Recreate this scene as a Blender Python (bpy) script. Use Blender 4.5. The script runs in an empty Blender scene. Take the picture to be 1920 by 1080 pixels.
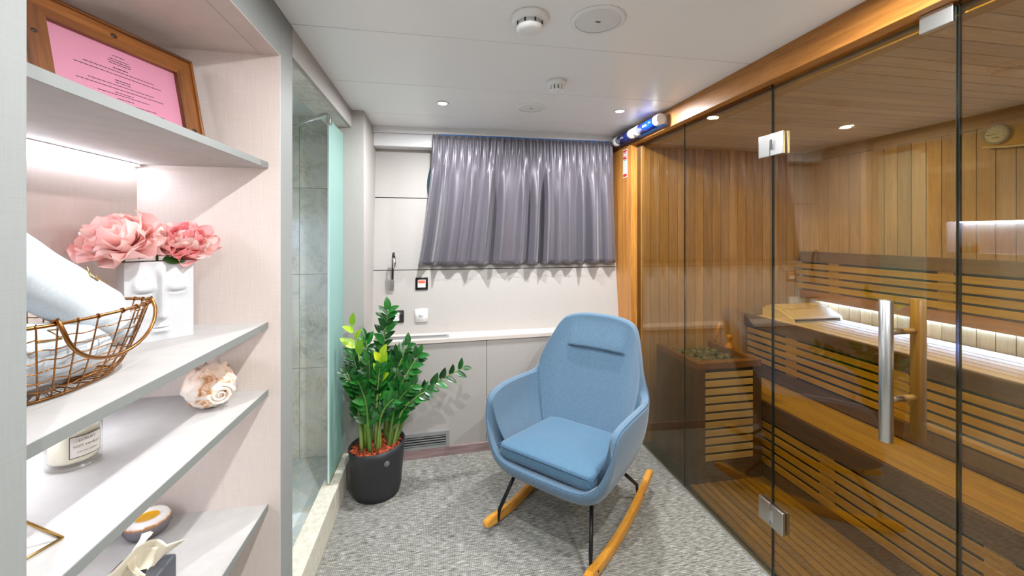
import bpy, bmesh, math, random
from mathutils import Vector, Matrix
random.seed(7)
sc = bpy.context.scene
COL = sc.collection
PI = math.pi
# ------------------------------------------------------------ camera
FPX, U0, HV, CH = 746.0, 960.0, 438.5, 1.5
YAW = math.atan2(135, 746)
cd = bpy.data.cameras.new('camera'); cam = bpy.data.objects.new('camera', cd); COL.objects.link(cam)
cam.location = (0, 0, CH); cam.rotation_euler = (PI/2, 0, -YAW)
cd.sensor_width = 36; cd.lens = 36*FPX/1920; cd.shift_y = -(540-HV)/1920; cd.clip_start = .01
sc.camera = cam
# ------------------------------------------------------------ light, exposure
w = bpy.data.worlds.new('world'); sc.world = w; w.use_nodes = True
w.node_tree.nodes['Background'].inputs[0].default_value = (.8, .9, 1, 1)
w.node_tree.nodes['Background'].inputs[1].default_value = .3
vs = sc.view_settings
vs.view_transform = 'Standard'; vs.look = 'None'; vs.gamma = 1; vs.exposure = 1.0; vs.use_curve_mapping = False
CABIN_W, SAUNA_W, SHOWER_W = 11.5, 2.4, 60.0      # watts of each downlight
SHELF_LED, SAUNA_LED, NICHE_LED = 24.0, 170.0, 40.0   # strength of the led strips
_s, _c = math.sin(YAW), math.cos(YAW)
def ray(u, v):
    a = (u-U0)/FPX; return Vector((_s+a*_c, _c-a*_s, (HV-v)/FPX))
def onY(u, v, Y):
    d = ray(u, v); return d*(Y/d.y)+Vector((0, 0, CH))
def onZ(u, v, Z):
    d = ray(u, v); return d*((Z-CH)/d.z)+Vector((0, 0, CH))
def onX(u, v, X):
    d = ray(u, v); return d*(X/d.x)+Vector((0, 0, CH))
# ------------------------------------------------------------ helpers
def world(o):
    m = o.matrix_parent_inverse @ o.matrix_basis
    return world(o.parent) @ m if o.parent else o.matrix_basis.copy()
def adopt(o, parent, local=False):
    if parent is None: return o
    o.parent = parent
    o.matrix_parent_inverse = Matrix() if local else world(parent).inverted()
    return o
def tag(o, label=None, cat=None, group=None, kind=None):
    if label: o['label'] = label
    if cat: o['category'] = cat
    if group: o['group'] = group
    if kind: o['kind'] = kind
    return o
def empty(name, loc=(0, 0, 0), rz=0, parent=None, local=False):
    o = bpy.data.objects.new(name, None); COL.objects.link(o); o.empty_display_size = .05
    o.location = loc; o.rotation_euler = (0, 0, rz); return adopt(o, parent, local)
def link(name, me, mat, parent=None, local=False, loc=(0, 0, 0), rot=None):
    o = bpy.data.objects.new(name, me); COL.objects.link(o)
    if mat and not me.materials: me.materials.append(mat)
    o.location = loc
    if rot: o.rotation_euler = rot
    return adopt(o, parent, local)
def from_bm(name, bm, smooth=False):
    bmesh.ops.recalc_face_normals(bm, faces=bm.faces)
    me = bpy.data.meshes.new(name); bm.to_mesh(me); bm.free()
    if smooth: me.polygons.foreach_set('use_smooth', [True]*len(me.polygons))
    return me
def bm_box(bm, x0, x1, y0, y1, z0, z1, M=None):
    r = bmesh.ops.create_cube(bm, size=1)['verts']
    for q in r:
        q.co = Vector(((x0+x1)/2+q.co.x*(x1-x0), (y0+y1)/2+q.co.y*(y1-y0), (z0+z1)/2+q.co.z*(z1-z0)))
        if M: q.co = M @ q.co
    return r
def box(name, x0, x1, y0, y1, z0, z1, mat, parent=None, local=False, bev=0.0, seg=2, rot=None):
    c = Vector(((x0+x1)/2, (y0+y1)/2, (z0+z1)/2)); bm = bmesh.new()
    bm_box(bm, x0-c.x, x1-c.x, y0-c.y, y1-c.y, z0-c.z, z1-c.z)
    if bev: bmesh.ops.bevel(bm, geom=bm.edges[:], offset=bev, segments=seg, profile=.6, affect='EDGES')
    me = from_bm(name, bm)
    if bev:
        for p in me.polygons: p.use_smooth = max(abs(q) for q in p.normal) < .999
    return link(name, me, mat, parent, local, c, rot)
def ngon_prism(name, pts, axis, a0, a1, mat, parent=None, local=False):
    """extrude a 2D outline: axis 'x' pts=(y,z), 'y' pts=(x,z), 'z' pts=(x,y)"""
    def P(p, a): return {'x': (a, p[0], p[1]), 'y': (p[0], a, p[1]), 'z': (p[0], p[1], a)}[axis]
    vs_ = [Vector(P(p, a0)) for p in pts]+[Vector(P(p, a1)) for p in pts]
    c = sum(vs_, Vector())/len(vs_); bm = bmesh.new(); V = [bm.verts.new(q-c) for q in vs_]; n = len(pts)
    bm.faces.new(V[:n]); bm.faces.new(V[n:][::-1])
    for i in range(n): bm.faces.new((V[i], V[(i+1) % n], V[n+(i+1) % n], V[n+i]))
    return link(name, from_bm(name, bm), mat, parent, local, c)
def bm_tube(bm, pts, rad, n=8, closed=False, caps=True):
    pts = [Vector(p) for p in pts]; N = len(pts); rings = []
    up = None
    for i, p in enumerate(pts):
        a = pts[i-1] if (i or closed) else p; b = pts[(i+1) % N] if (i < N-1 or closed) else p
        t = (b-a).normalized()
        if up is None: up = t.orthogonal().normalized()
        up = (up-t*up.dot(t)).normalized() if (up-t*up.dot(t)).length > 1e-6 else t.orthogonal().normalized()
        s_ = t.cross(up); r = rad[i] if isinstance(rad, (list, tuple)) else rad
        rings.append([bm.verts.new(p+(up*math.cos(2*PI*k/n)+s_*math.sin(2*PI*k/n))*r) for k in range(n)])
    for i in range(N if closed else N-1):
        A, B = rings[i], rings[(i+1) % N]
        for k in range(n): bm.faces.new((A[k], A[(k+1) % n], B[(k+1) % n], B[k]))
    if caps and not closed: bm.faces.new(rings[0][::-1]); bm.faces.new(rings[-1])
def tube(name, pts, rad, mat, parent=None, local=False, n=8, closed=False):
    pts = [Vector(p) for p in pts]; c = sum(pts, Vector())/len(pts); bm = bmesh.new()
    bm_tube(bm, [p-c for p in pts], rad, n, closed)
    return link(name, from_bm(name, bm, True), mat, parent, local, c)
def bm_lathe(bm, prof, n=32, M=None, cap=True):
    rings = []
    for r, z in prof:
        if r < 1e-5: rings.append([bm.verts.new(Vector((0, 0, z)))])
        else: rings.append([bm.verts.new(Vector((r*math.cos(2*PI*k/n), r*math.sin(2*PI*k/n), z))) for k in range(n)])
    for A, B in zip(rings, rings[1:]):
        for k in range(n):
            f = [A[k % len(A)], A[(k+1) % len(A)], B[(k+1) % len(B)], B[k % len(B)]]
            f = list(dict.fromkeys(f))
            if len(f) > 2: bm.faces.new(f)
    if M:
        for R in rings:
            for q in R: q.co = M @ q.co
def lathe(name, prof, mat, loc, parent=None, local=False, n=32, rot=None, scale=None, smooth=True):
    bm = bmesh.new(); bm_lathe(bm, prof, n)
    o = link(name, from_bm(name, bm, smooth), mat, None, False, loc, rot)
    if scale: o.scale = scale
    adopt(o, parent, local); return o
def sub(o, lv=2):
    m = o.modifiers.new('sub', 'SUBSURF'); m.levels = lv; m.render_levels = lv; return o
def solid(o, t, off=0):
    m = o.modifiers.new('sol', 'SOLIDIFY'); m.thickness = t; m.offset = off; return o
def cr(P, t):
    """catmull-rom through points, t in 0..1"""
    P = [Vector(p) for p in P]; n = len(P)-1; x = min(max(t, 0), .99999)*n; i = int(x); f = x-i
    p0, p1, p2, p3 = P[max(i-1, 0)], P[i], P[i+1], P[min(i+2, n)]
    return .5*((2*p1)+(p2-p0)*f+(2*p0-5*p1+4*p2-p3)*f*f+(3*p1-p0-3*p2+p3)*f**3)
# ------------------------------------------------------------ materials
def lin(c): 
    f = lambda x: x/12.92 if x <= .04045 else ((x+.055)/1.055)**2.4
    return (f(c[0]/255), f(c[1]/255), f(c[2]/255), 1)
class NT:
    def __init__(s, name):
        s.m = bpy.data.materials.new(name); s.m.use_nodes = True; s.t = s.m.node_tree
        s.p = s.t.nodes['Principled BSDF']; s.out = s.t.nodes['Material Output']
    def n(s, typ, **kw):
        q = s.t.nodes.new(typ)
        for k, v in kw.items():
            if k.startswith('i_'): q.inputs[k[2:].replace('_', ' ')].default_value = v
            else: setattr(q, k, v)
        return q
    def l(s, a, b): s.t.links.new(a, b)
    def coords(s, scale=(1, 1, 1), rnd=0.0, rot=(0, 0, 0)):
        tc = s.n('ShaderNodeTexCoord'); mp = s.n('ShaderNodeMapping'); mp.inputs['Scale'].default_value = scale
        mp.inputs['Rotation'].default_value = rot
        if rnd:
            oi = s.n('ShaderNodeObjectInfo'); ml = s.n('ShaderNodeVectorMath', operation='SCALE'); ml.inputs[0].default_value = (17, 31, 23)
            s.l(oi.outputs['Random'], ml.inputs['Scale']); ad = s.n('ShaderNodeVectorMath', operation='ADD')
            s.l(tc.outputs['Object'], ad.inputs[0]); s.l(ml.outputs[0], ad.inputs[1]); s.l(ad.outputs[0], mp.inputs[0])
        else: s.l(tc.outputs['Object'], mp.inputs[0])
        return mp.outputs[0]
    def noise(s, vec, scale, detail=3, rough=.5, dist=0.0):
        q = s.n('ShaderNodeTexNoise'); q.inputs['Scale'].default_value = scale; q.inputs['Detail'].default_value = detail
        q.inputs['Roughness'].default_value = rough; q.inputs['Distortion'].default_value = dist; s.l(vec, q.inputs['Vector']); return q.outputs['Fac']
    def ramp(s, fac, stops):
        q = s.n('ShaderNodeValToRGB'); e = q.color_ramp.elements
        while len(e) < len(stops): e.new(.5)
        for k, (p, c) in enumerate(stops): e[k].position = p; e[k].color = c if len(c) == 4 else lin(c)
        s.l(fac, q.inputs[0]); return q.outputs[0]
    def mix(s, fac, a, b, blend='MIX'):
        q = s.n('ShaderNodeMix', data_type='RGBA', blend_type=blend)
        for sock, v in ((q.inputs[0], fac), (q.inputs[6], a), (q.inputs[7], b)):
            if hasattr(v, 'is_output'): s.l(v, sock)
            else: sock.default_value = v
        return q.outputs[2]
    def bump(s, fac, st=.2, d=.002):
        q = s.n('ShaderNodeBump'); q.inputs['Strength'].default_value = st; q.inputs['Distance'].default_value = d
        s.l(fac, q.inputs['Height']); s.l(q.outputs[0], s.p.inputs['Normal'])
def plain(name, c, rough=.5, metal=0.0, spec=.5, **kw):
    k = NT(name); k.p.inputs['Base Color'].default_value = lin(c); k.p.inputs['Roughness'].default_value = rough
    k.p.inputs['Metallic'].default_value = metal; k.p.inputs['Specular IOR Level'].default_value = spec
    for a, v in kw.items(): k.p.inputs[a.replace('_', ' ')].default_value = v
    return k.m
def wood(name, c0, c1, axis='z', rough=.45, vary=.25, fine=60, scale=1.0):
    k = NT(name); st = {'x': (1.5, 22, 22), 'y': (22, 1.5, 22), 'z': (22, 22, 1.5)}[axis]
    v = k.coords(tuple(q*scale for q in st), rnd=1)
    a = k.noise(v, 1.2, 4, .55, .15); b = k.noise(v, 6, 3, .6)
    col = k.ramp(a, [(.28, c0), (.72, c1)])
    col = k.mix(.22, col, k.ramp(b, [(.35, (90, 60, 35)), (.65, (255, 250, 240))]), 'SOFT_LIGHT')
    oi = k.n('ShaderNodeObjectInfo'); mr = k.n('ShaderNodeMapRange')
    mr.inputs[3].default_value = 1-vary; mr.inputs[4].default_value = 1+vary*.5; k.l(oi.outputs['Random'], mr.inputs[0])
    hs = k.n('ShaderNodeHueSaturation'); k.l(col, hs.inputs['Color']); k.l(mr.outputs[0], hs.inputs['Value'])
    k.l(hs.outputs[0], k.p.inputs['Base Color']); k.p.inputs['Roughness'].default_value = rough
    k.bump(b, .08, .001); return k.m
def linen(name, c, var=.12, rough=.6, sx=(1, 1, 1)):
    k = NT(name); c0 = tuple(q*(1-var) for q in c); c1 = tuple(min(255, q*(1+var*.6)) for q in c)
    v1 = k.coords((18*sx[0], 18*sx[1], 620*sx[2])); v2 = k.coords((420*sx[0], 420*sx[1], 14*sx[2]))
    n1 = k.noise(v1, 1, 2); n2 = k.noise(v2, 1, 2)
    m = k.n('ShaderNodeMath', operation='ADD'); k.l(n1, m.inputs[0]); k.l(n2, m.inputs[1])
    d = k.n('ShaderNodeMath', operation='MULTIPLY'); d.inputs[1].default_value = .5; k.l(m.outputs[0], d.inputs[0])
    k.l(k.ramp(d.outputs[0], [(.32, c0), (.68, c1)]), k.p.inputs['Base Color']); k.p.inputs['Roughness'].default_value = rough
    k.bump(d.outputs[0], .05, .0005); return k.m
def emit(name, c, s):
    k = NT(name); k.p.inputs['Base Color'].default_value = lin(c); k.p.inputs['Emission Color'].default_value = lin(c)
    k.p.inputs['Emission Strength'].default_value = s; return k.m
def glass(name, tint, refl=.04, rough=0.0, edge=None):
    """architectural pane: tinted straight-through transmission plus Schlick reflection"""
    k = NT(name); k.t.nodes.remove(k.p)
    tr = k.n('ShaderNodeBsdfTransparent'); tr.inputs[0].default_value = (*tint, 1)
    gl = k.n('ShaderNodeBsdfGlossy'); gl.inputs['Roughness'].default_value = rough
    lw = k.n('ShaderNodeLayerWeight'); lw.inputs[0].default_value = .5
    pw = k.n('ShaderNodeMath', operation='POWER'); pw.inputs[1].default_value = 5; k.l(lw.outputs['Facing'], pw.inputs[0])
    ma = k.n('ShaderNodeMath', operation='MULTIPLY_ADD'); ma.inputs[1].default_value = 1-refl; ma.inputs[2].default_value = refl
    k.l(pw.outputs[0], ma.inputs[0]); mx = k.n('ShaderNodeMixShader'); k.l(ma.outputs[0], mx.inputs[0])
    k.l(tr.outputs[0], mx.inputs[1]); k.l(gl.outputs[0], mx.inputs[2]); k.l(mx.outputs[0], k.out.inputs[0]); return k.m
def marble(name, stops, scale=1.6, rough=.06):
    k = NT(name); v = k.coords((1, 1, 1), rnd=1)
    a = k.noise(v, scale, 7, .6, 2.2); b = k.noise(v, scale*2.3, 6, .7, 3.0)
    col = k.ramp(a, stops); vein = k.ramp(b, [(.46, (0, 0, 0)), (.5, (255, 255, 255)), (.54, (0, 0, 0))])
    col = k.mix(vein, col, lin((232, 226, 210)))
    k.l(col, k.p.inputs['Base Color']); k.p.inputs['Roughness'].default_value = rough; k.p.inputs['IOR'].default_value = 1.65; return k.m

M = {}
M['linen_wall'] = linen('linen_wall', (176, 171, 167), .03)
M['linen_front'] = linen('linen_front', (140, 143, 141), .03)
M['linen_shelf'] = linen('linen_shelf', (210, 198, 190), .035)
M['linen_top'] = linen('linen_top', (184, 181, 178), .05)
M['edge_grey'] = plain('edge_grey', (126, 129, 126), .5)
M['ceil'] = plain('ceil', (242, 242, 242), .35)
M['joint'] = plain('joint', (52, 48, 46), .8)
M['white_trim'] = plain('white_trim', (226, 226, 228), .35)
M['white_plastic'] = plain('white_plastic', (236, 236, 236), .35)
M['black_plastic'] = plain('black_plastic', (24, 24, 26), .35)
M['grey_plastic'] = plain('grey_plastic', (168, 168, 168), .5)
M['red'] = plain('red', (196, 40, 40), .4)
M['orange_red'] = plain('orange_red', (240, 92, 70), .4)
M['green_print'] = plain('green_print', (70, 160, 90), .5)
M['skirting'] = wood('skirting', (136, 112, 112), (168, 146, 146), 'x', .5, .1)
M['steel'] = plain('steel', (196, 196, 194), .28, 1.0)
M['chrome'] = plain('chrome', (215, 215, 215), .12, 1.0)
M['alu'] = plain('alu', (186, 188, 190), .4, .8)
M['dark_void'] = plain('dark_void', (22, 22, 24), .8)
M['copper'] = plain('copper', (156, 106, 58), .28, 1.0)
M['gold'] = plain('gold', (196, 160, 92), .25, 1.0)
M['sauna_v'] = wood('sauna_v', (182, 146, 102), (206, 172, 128), 'z', .5, .2)
M['sauna_x'] = wood('sauna_x', (204, 182, 152), (224, 204, 176), 'x', .5, .12)
M['sauna_y'] = wood('sauna_y', (172, 134, 26), (198, 160, 44), 'y', .5, .14)
M['bench_y'] = wood('bench_y', (222, 202, 176), (240, 224, 202), 'y', .5, .1)
M['duck_y'] = wood('duck_y', (148, 116, 30), (178, 144, 50), 'y', .5, .18)
M['dark_wood_y'] = wood('dark_wood_y', (84, 60, 42), (112, 84, 60), 'y', .45, .15)
M['dark_wood_z'] = wood('dark_wood_z', (78, 56, 38), (104, 78, 54), 'z', .45, .15)
M['dark_wood_x'] = wood('dark_wood_x', (84, 60, 42), (110, 82, 58), 'x', .45, .15)
M['beam_y'] = wood('beam_y', (146, 92, 36), (182, 122, 56), 'y', .35, .05)
M['beam_z'] = wood('beam_z', (160, 102, 42), (198, 138, 66), 'z', .35, .05)
M['rail_wood'] = wood('rail_wood', (110, 76, 46), (142, 102, 64), 'y', .45, .1)
M['oak'] = wood('oak', (190, 126, 34), (224, 162, 62), 'y', .35, .05)
M['frame_wood'] = wood('frame_wood', (78, 42, 18), (152, 94, 42), 'x', .35, .1)
M['frame_wood_v'] = wood('frame_wood_v', (78, 42, 18), (152, 94, 42), 'z', .35, .1)
M['knot'] = plain('knot', (58, 34, 20), .5)
M['pink'] = plain('pink', (200, 132, 156), .55)
M['ink'] = plain('ink', (60, 40, 55), .6)
M['sauna_glass'] = glass('sauna_glass', (.81, .74, .51), .085)
M['glass_edge'] = plain('glass_edge', (28, 38, 34), .15, 0, .6)
M['clear_glass'] = glass('clear_glass', (.985, .99, .985), .04)
M['edge_mint'] = plain('edge_mint', (196, 224, 226), .2)
k = NT('frosted'); 
k.p.inputs['Base Color'].default_value = lin((190, 220, 214)); k.p.inputs['Roughness'].default_value = .35
tl = k.n('ShaderNodeBsdfTranslucent'); tl.inputs[0].default_value = lin((196, 226, 220)); tp = k.n('ShaderNodeBsdfTransparent'); tp.inputs[0].default_value = lin((180, 214, 206))
m1 = k.n('ShaderNodeMixShader', i_Fac=.5); k.l(k.p.outputs[0], m1.inputs[1]); k.l(tl.outputs[0], m1.inputs[2])
m2 = k.n('ShaderNodeMixShader', i_Fac=.22); k.l(m1.outputs[0], m2.inputs[1]); k.l(tp.outputs[0], m2.inputs[2]); k.l(m2.outputs[0], k.out.inputs[0]); M['frosted'] = k.m
M['marble'] = marble('marble', [(.3, (180, 184, 174)), (.45, (208, 210, 202)), (.55, (228, 228, 222)), (.7, (196, 190, 174))])
M['marble_floor'] = marble('marble_floor', [(.3, (176, 190, 192)), (.5, (206, 218, 220)), (.7, (190, 204, 206))], 1.2, .15)
k = NT('kerb_stone'); v = k.coords((1, 1, 1), rnd=1); a = k.noise(v, 40, 5, .7)
k.l(k.ramp(a, [(.3, (196, 190, 174)), (.7, (224, 220, 206))]), k.p.inputs['Base Color']); k.p.inputs['Roughness'].default_value = .4; M['kerb_stone'] = k.m
# carpet: woven grey with short broken streaks across the room
k = NT('carpet'); v = k.coords((1, 1, 1))
vs1 = k.coords((26, 150, 1)); a = k.noise(vs1, 1, 3, .7, .3); vs2 = k.coords((300, 300, 1)); b = k.noise(vs2, 1, 2, .5)
wv = k.n('ShaderNodeTexWave', bands_direction='X'); wv.inputs['Scale'].default_value = 38; k.l(v, wv.inputs['Vector'])
wy = k.n('ShaderNodeTexWave', bands_direction='Y'); wy.inputs['Scale'].default_value = 38; k.l(v, wy.inputs['Vector'])
ww = k.n('ShaderNodeMath', operation='MULTIPLY'); k.l(wv.outputs['Fac'], ww.inputs[0]); k.l(wy.outputs['Fac'], ww.inputs[1])
col = k.ramp(a, [(.30, (90, 88, 83)), (.52, (158, 157, 152)), (.72, (204, 204, 200))])
col = k.mix(.4, col, k.ramp(b, [(.3, (60, 60, 58)), (.7, (225, 225, 222))]), 'OVERLAY')
col = k.mix(.45, col, k.ramp(ww.outputs[0], [(.05, (96, 95, 90)), (.6, (214, 214, 210))]), 'OVERLAY')
k.l(col, k.p.inputs['Base Color']); k.p.inputs['Roughness'].default_value = .95; k.p.inputs['Specular IOR Level'].default_value = .1; k.bump(ww.outputs[0], .4, .002); M['carpet'] = k.m
def fabric(name, c0, c1, sc_=620, rough=.9, sheen=.3):
    k = NT(name); v = k.coords((1, 1, 1)); a = k.noise(v, sc_*.35, 3, .75); b = k.noise(k.coords((1, 1, .35)), sc_, 2, .6)
    col = k.mix(.5, k.ramp(a, [(.3, c0), (.7, c1)]), k.ramp(b, [(.3, c0), (.7, c1)]))
    k.l(col, k.p.inputs['Base Color']); k.p.inputs['Roughness'].default_value = rough; k.p.inputs['Sheen Weight'].default_value = sheen
    k.p.inputs['Specular IOR Level'].default_value = .2; k.bump(b, .25, .001); return k.m
M['blue_fabric'] = fabric('blue_fabric', (58, 82, 104), (106, 134, 156))
M['cushion_fabric'] = fabric('cushion_fabric', (54, 88, 112), (92, 126, 150), 620, .7, .2)
M['seam'] = plain('seam', (62, 88, 114), .9)
M['towel'] = fabric('towel', (176, 186, 194), (206, 214, 220), 700, 1, .5)
M['black_metal'] = plain('black_metal', (20, 20, 22), .38, .3)
k = NT('satin'); v = k.coords((400, 400, 8)); a = k.noise(v, 1, 2)
k.l(k.ramp(a, [(.3, (96, 91, 101)), (.7, (104, 99, 109))]), k.p.inputs['Base Color']); k.p.inputs['Roughness'].default_value = .40
k.p.inputs['Sheen Weight'].default_value = .3; k.p.inputs['Metallic'].default_value = .25; k.p.inputs['Specular IOR Level'].default_value = .6; M['satin'] = k.m
M['blue_tube'] = plain('blue_tube', (10, 52, 168), .12, 0, .6)
M['navy_tube'] = plain('navy_tube', (12, 34, 104), .12, 0, .6)
M['bright_blue'] = plain('bright_blue', (30, 120, 215), .4)
M['pot'] = plain('pot', (42, 43, 47), .5)
M['soil'] = plain('soil', (64, 36, 24), .95)
k = NT('mulch'); v = k.coords((1, 1, 1)); a = k.noise(v, 55, 3); k.l(k.ramp(a, [(.3, (120, 48, 24)), (.55, (176, 78, 44)), (.75, (206, 112, 72))]), k.p.inputs['Base Color']); k.p.inputs['Roughness'].default_value = .9; M['mulch'] = k.m
def leafmat(name, c0, c1, rough=.28):
    k = NT(name); oi = k.n('ShaderNodeObjectInfo'); k.l(k.ramp(oi.outputs['Random'], [(0, c0), (1, c1)]), k.p.inputs['Base Color'])
    k.p.inputs['Roughness'].default_value = rough; k.p.inputs['Specular IOR Level'].default_value = .6; return k.m
M['leaf'] = leafmat('leaf', (10, 58, 18), (34, 110, 36))
M['leaf_young'] = leafmat('leaf_young', (120, 176, 30), (206, 222, 40), .4)
M['stem'] = leafmat('stem', (78, 118, 48), (128, 150, 76), .5)
M['stem_young'] = leafmat('stem_young', (120, 168, 52), (150, 190, 70), .45)
M['ceramic'] = plain('ceramic', (200, 201, 203), .4)
def petalmat(name, c0, c1):
    k = NT(name); tc = k.n('ShaderNodeTexCoord'); sp = k.n('ShaderNodeSeparateXYZ'); k.l(tc.outputs['Object'], sp.inputs[0])
    mr = k.n('ShaderNodeMapRange'); mr.inputs[1].default_value = 0; mr.inputs[2].default_value = .045; k.l(sp.outputs[1], mr.inputs[0])
    oi = k.n('ShaderNodeObjectInfo'); ad = k.n('ShaderNodeMath', operation='MULTIPLY_ADD'); ad.inputs[1].default_value = .5; ad.inputs[2].default_value = -.2
    k.l(oi.outputs['Random'], ad.inputs[0]); a2 = k.n('ShaderNodeMath', operation='ADD'); k.l(mr.outputs[0], a2.inputs[0]); k.l(ad.outputs[0], a2.inputs[1])
    k.l(k.ramp(a2.outputs[0], [(0.1, c0), (.95, c1)]), k.p.inputs['Base Color']); k.p.inputs['Roughness'].default_value = .7
    tl_ = k.n('ShaderNodeBsdfTranslucent'); k.l(k.p.inputs['Base Color'].links[0].from_socket, tl_.inputs[0]); mx_ = k.n('ShaderNodeMixShader', i_Fac=.35)
    k.l(k.p.outputs[0], mx_.inputs[1]); k.l(tl_.outputs[0], mx_.inputs[2]); k.l(mx_.outputs[0], k.out.inputs[0]); return k.m
M['petal'] = petalmat('petal', (246, 156, 152), (255, 214, 208)); M['petal_deep'] = petalmat('petal_deep', (236, 100, 116), (252, 184, 184))
M['petal_pale'] = petalmat('petal_pale', (250, 196, 190), (255, 232, 226)); M['stamen'] = plain('stamen', (232, 180, 60), .7)
M['wax'] = plain('wax', (240, 234, 214), .6); M['label_paper'] = plain('label_paper', (216, 212, 206), .6); M['label_ink'] = plain('label_ink', (70, 66, 62), .6)
k = NT('shell'); v = k.coords((1, 1, 1)); a = k.noise(v, 28, 6, .7, 1.0); b = k.noise(v, 9, 3)
col = k.ramp(a, [(.34, (150, 84, 36)), (.41, (214, 156, 108)), (.47, (232, 220, 206)), (.7, (238, 234, 228))])
sp = k.n('ShaderNodeSeparateXYZ'); tc = k.n('ShaderNodeTexCoord'); k.l(tc.outputs['Object'], sp.inputs[0])
mr = k.n('ShaderNodeMapRange'); mr.inputs[1].default_value = .06; mr.inputs[2].default_value = .10; k.l(sp.outputs[2], mr.inputs[0])
col = k.mix(mr.outputs[0], col, k.mix(.45, col, lin((216, 164, 130)))); k.l(col, k.p.inputs['Base Color']); k.p.inputs['Roughness'].default_value = .55; k.bump(a, .5, .004); M['shell'] = k.m
k = NT('glaze'); tc = k.n('ShaderNodeTexCoord'); sp = k.n('ShaderNodeSeparateXYZ'); k.l(tc.outputs['Object'], sp.inputs[0]); nz = k.noise(k.coords((1, 1, 1)), 60, 3)
ad = k.n('ShaderNodeMath', operation='MULTIPLY_ADD'); ad.inputs[1].default_value = .012; k.l(nz, ad.inputs[0]); k.l(sp.outputs[2], ad.inputs[2])
mr = k.n('ShaderNodeMapRange'); mr.inputs[1].default_value = 0; mr.inputs[2].default_value = .08; k.l(ad.outputs[0], mr.inputs[0])
k.l(k.ramp(mr.outputs[0], [(.1, (96, 92, 102)), (.62, (120, 116, 122)), (.7, (186, 124, 54)), (.78, (236, 230, 224)), (1, (246, 244, 242))]), k.p.inputs['Base Color']); k.p.inputs['Roughness'].default_value = .25; M['glaze'] = k.m
M['yolk'] = plain('yolk', (236, 176, 30), .3); M['tissue_box'] = plain('tissue_box', (76, 78, 86), .45); M['tissue'] = plain('tissue', (242, 234, 214), .8)
k = NT('rock'); v = k.coords((1, 1, 1), rnd=1); a = k.noise(v, 30, 4); k.l(k.ramp(a, [(.3, (60, 62, 60)), (.7, (128, 130, 124))]), k.p.inputs['Base Color']); k.p.inputs['Roughness'].default_value = .6; k.bump(a, .6, .01); M['rock'] = k.m
M['lens'] = emit('lens', (255, 250, 240), 9); M['led_cool'] = emit('led_cool', (236, 242, 255), SHELF_LED); M['led_sauna'] = emit('led_sauna', (92, 138, 255), SAUNA_LED); M['led_niche'] = emit('led_niche', (205, 224, 255), NICHE_LED)
M['porthole'] = plain('porthole', (44, 84, 98), .3); M['night_glass'] = plain('night_glass', (18, 34, 60), .05)
M['dial'] = plain('dial', (206, 204, 200), .4); M['grille_white'] = plain('grille_white', (224, 224, 224), .6)
M['teal_bottle'] = plain('teal_bottle', (60, 170, 150), .2); M['amber_bottle'] = plain('amber_bottle', (150, 98, 40), .2)

# ============================================================ the setting
CEIL, LX, GX, BX = 2.265, -.538, 1.424, 1.374
YB = lambda z: 2.96+.125*(z-1.239)                       # outward-raked hull wall behind the curtain
YS = lambda z: 2.647                                     # upright back wall of the sauna
YL = lambda x: 2.715+.05*(x+.2)                          # low wall under the ledge
SWX, SCZ, YN = 2.776, 2.125, -.55                        # sauna right wall, ceiling, near wall
tag(box('floor', -.60, GX+.02, -1.3, 3.0, -.06, 0, M['carpet']), 'woven grey carpet floor with short dark streaks', 'floor', kind='structure')
ce = empty('ceiling', (.4, 1, CEIL)); tag(ce, 'white panelled cabin ceiling with fine joints', 'ceiling', kind='structure')
box('ceiling_slab', -1.3, 1.47, -1.3, 3.2, CEIL+.008, CEIL+.07, M['ceil'], ce)
js = [2.96, 2.627, 2.104, 1.571, 1.04, .51, -.02, -.55, -1.08]
for a, b in zip(js[1:], js): box('panel', LX, 1.46, a+.0022, b-.0022, CEIL, CEIL+.01, M['ceil'], ce, bev=.0015, seg=1)
# hull wall behind the curtain
wb = empty('wall_back', (.4, 2.95, 0)); tag(wb, 'raked beige back wall of wide linen panels with dark joints', 'wall', kind='structure')
def slab(name, x0, x1, z0, z1, yf, th, mat, parent): return ngon_prism(name, [(yf(z0), z0), (yf(z1), z1), (yf(z1)+th, z1), (yf(z0)+th, z0)], 'x', x0, x1, mat, parent)
slab('wall_core', -.50, 1.40, 0, 2.33, lambda z: YB(z)+.012, .08, M['joint'], wb)
for a, b in ((.76, 1.236), (1.242, 1.762), (1.768, 2.33)): slab('panel', -.47, 1.385, a, b, YB, .011, M['linen_wall'], wb)
wl = empty('wall_under_ledge', (.4, 2.75, 0)); tag(wl, 'low beige wall panels below the narrow ledge', 'wall', kind='structure')
def lowbox(name, x0, x1, z0, z1, f, th, mat, parent=None):
    o = ngon_prism(name, [(x0, YL(x0)+f), (x1, YL(x1)+f), (x1, YL(x1)+f+th), (x0, YL(x0)+f+th)], 'z', z0, z1, mat, parent); return o
for a, b in ((-.466, .318), (.321, 1.373)): lowbox('panel', a, b, .0, .766, .012, .03, M['linen_wall'], wl)
tag(lowbox('ledge', -.466, 1.374, .766, .79, 0, .24, M['linen_shelf']), 'narrow beige ledge running below the curtain', 'ledge', kind='structure')
tag(lowbox('baseboard_back', -.466, 1.374, .0, .058, 0, .012, M['skirting']), 'mauve-brown skirting board at the foot of the low wall', 'baseboard', kind='structure')
tag(box('trim_1', -.466, 1.335, 2.925, 2.955, 2.222, CEIL+.004, M['white_trim'], bev=.003), 'white pelmet strip along the ceiling above the curtain', 'trim', kind='structure')
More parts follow.
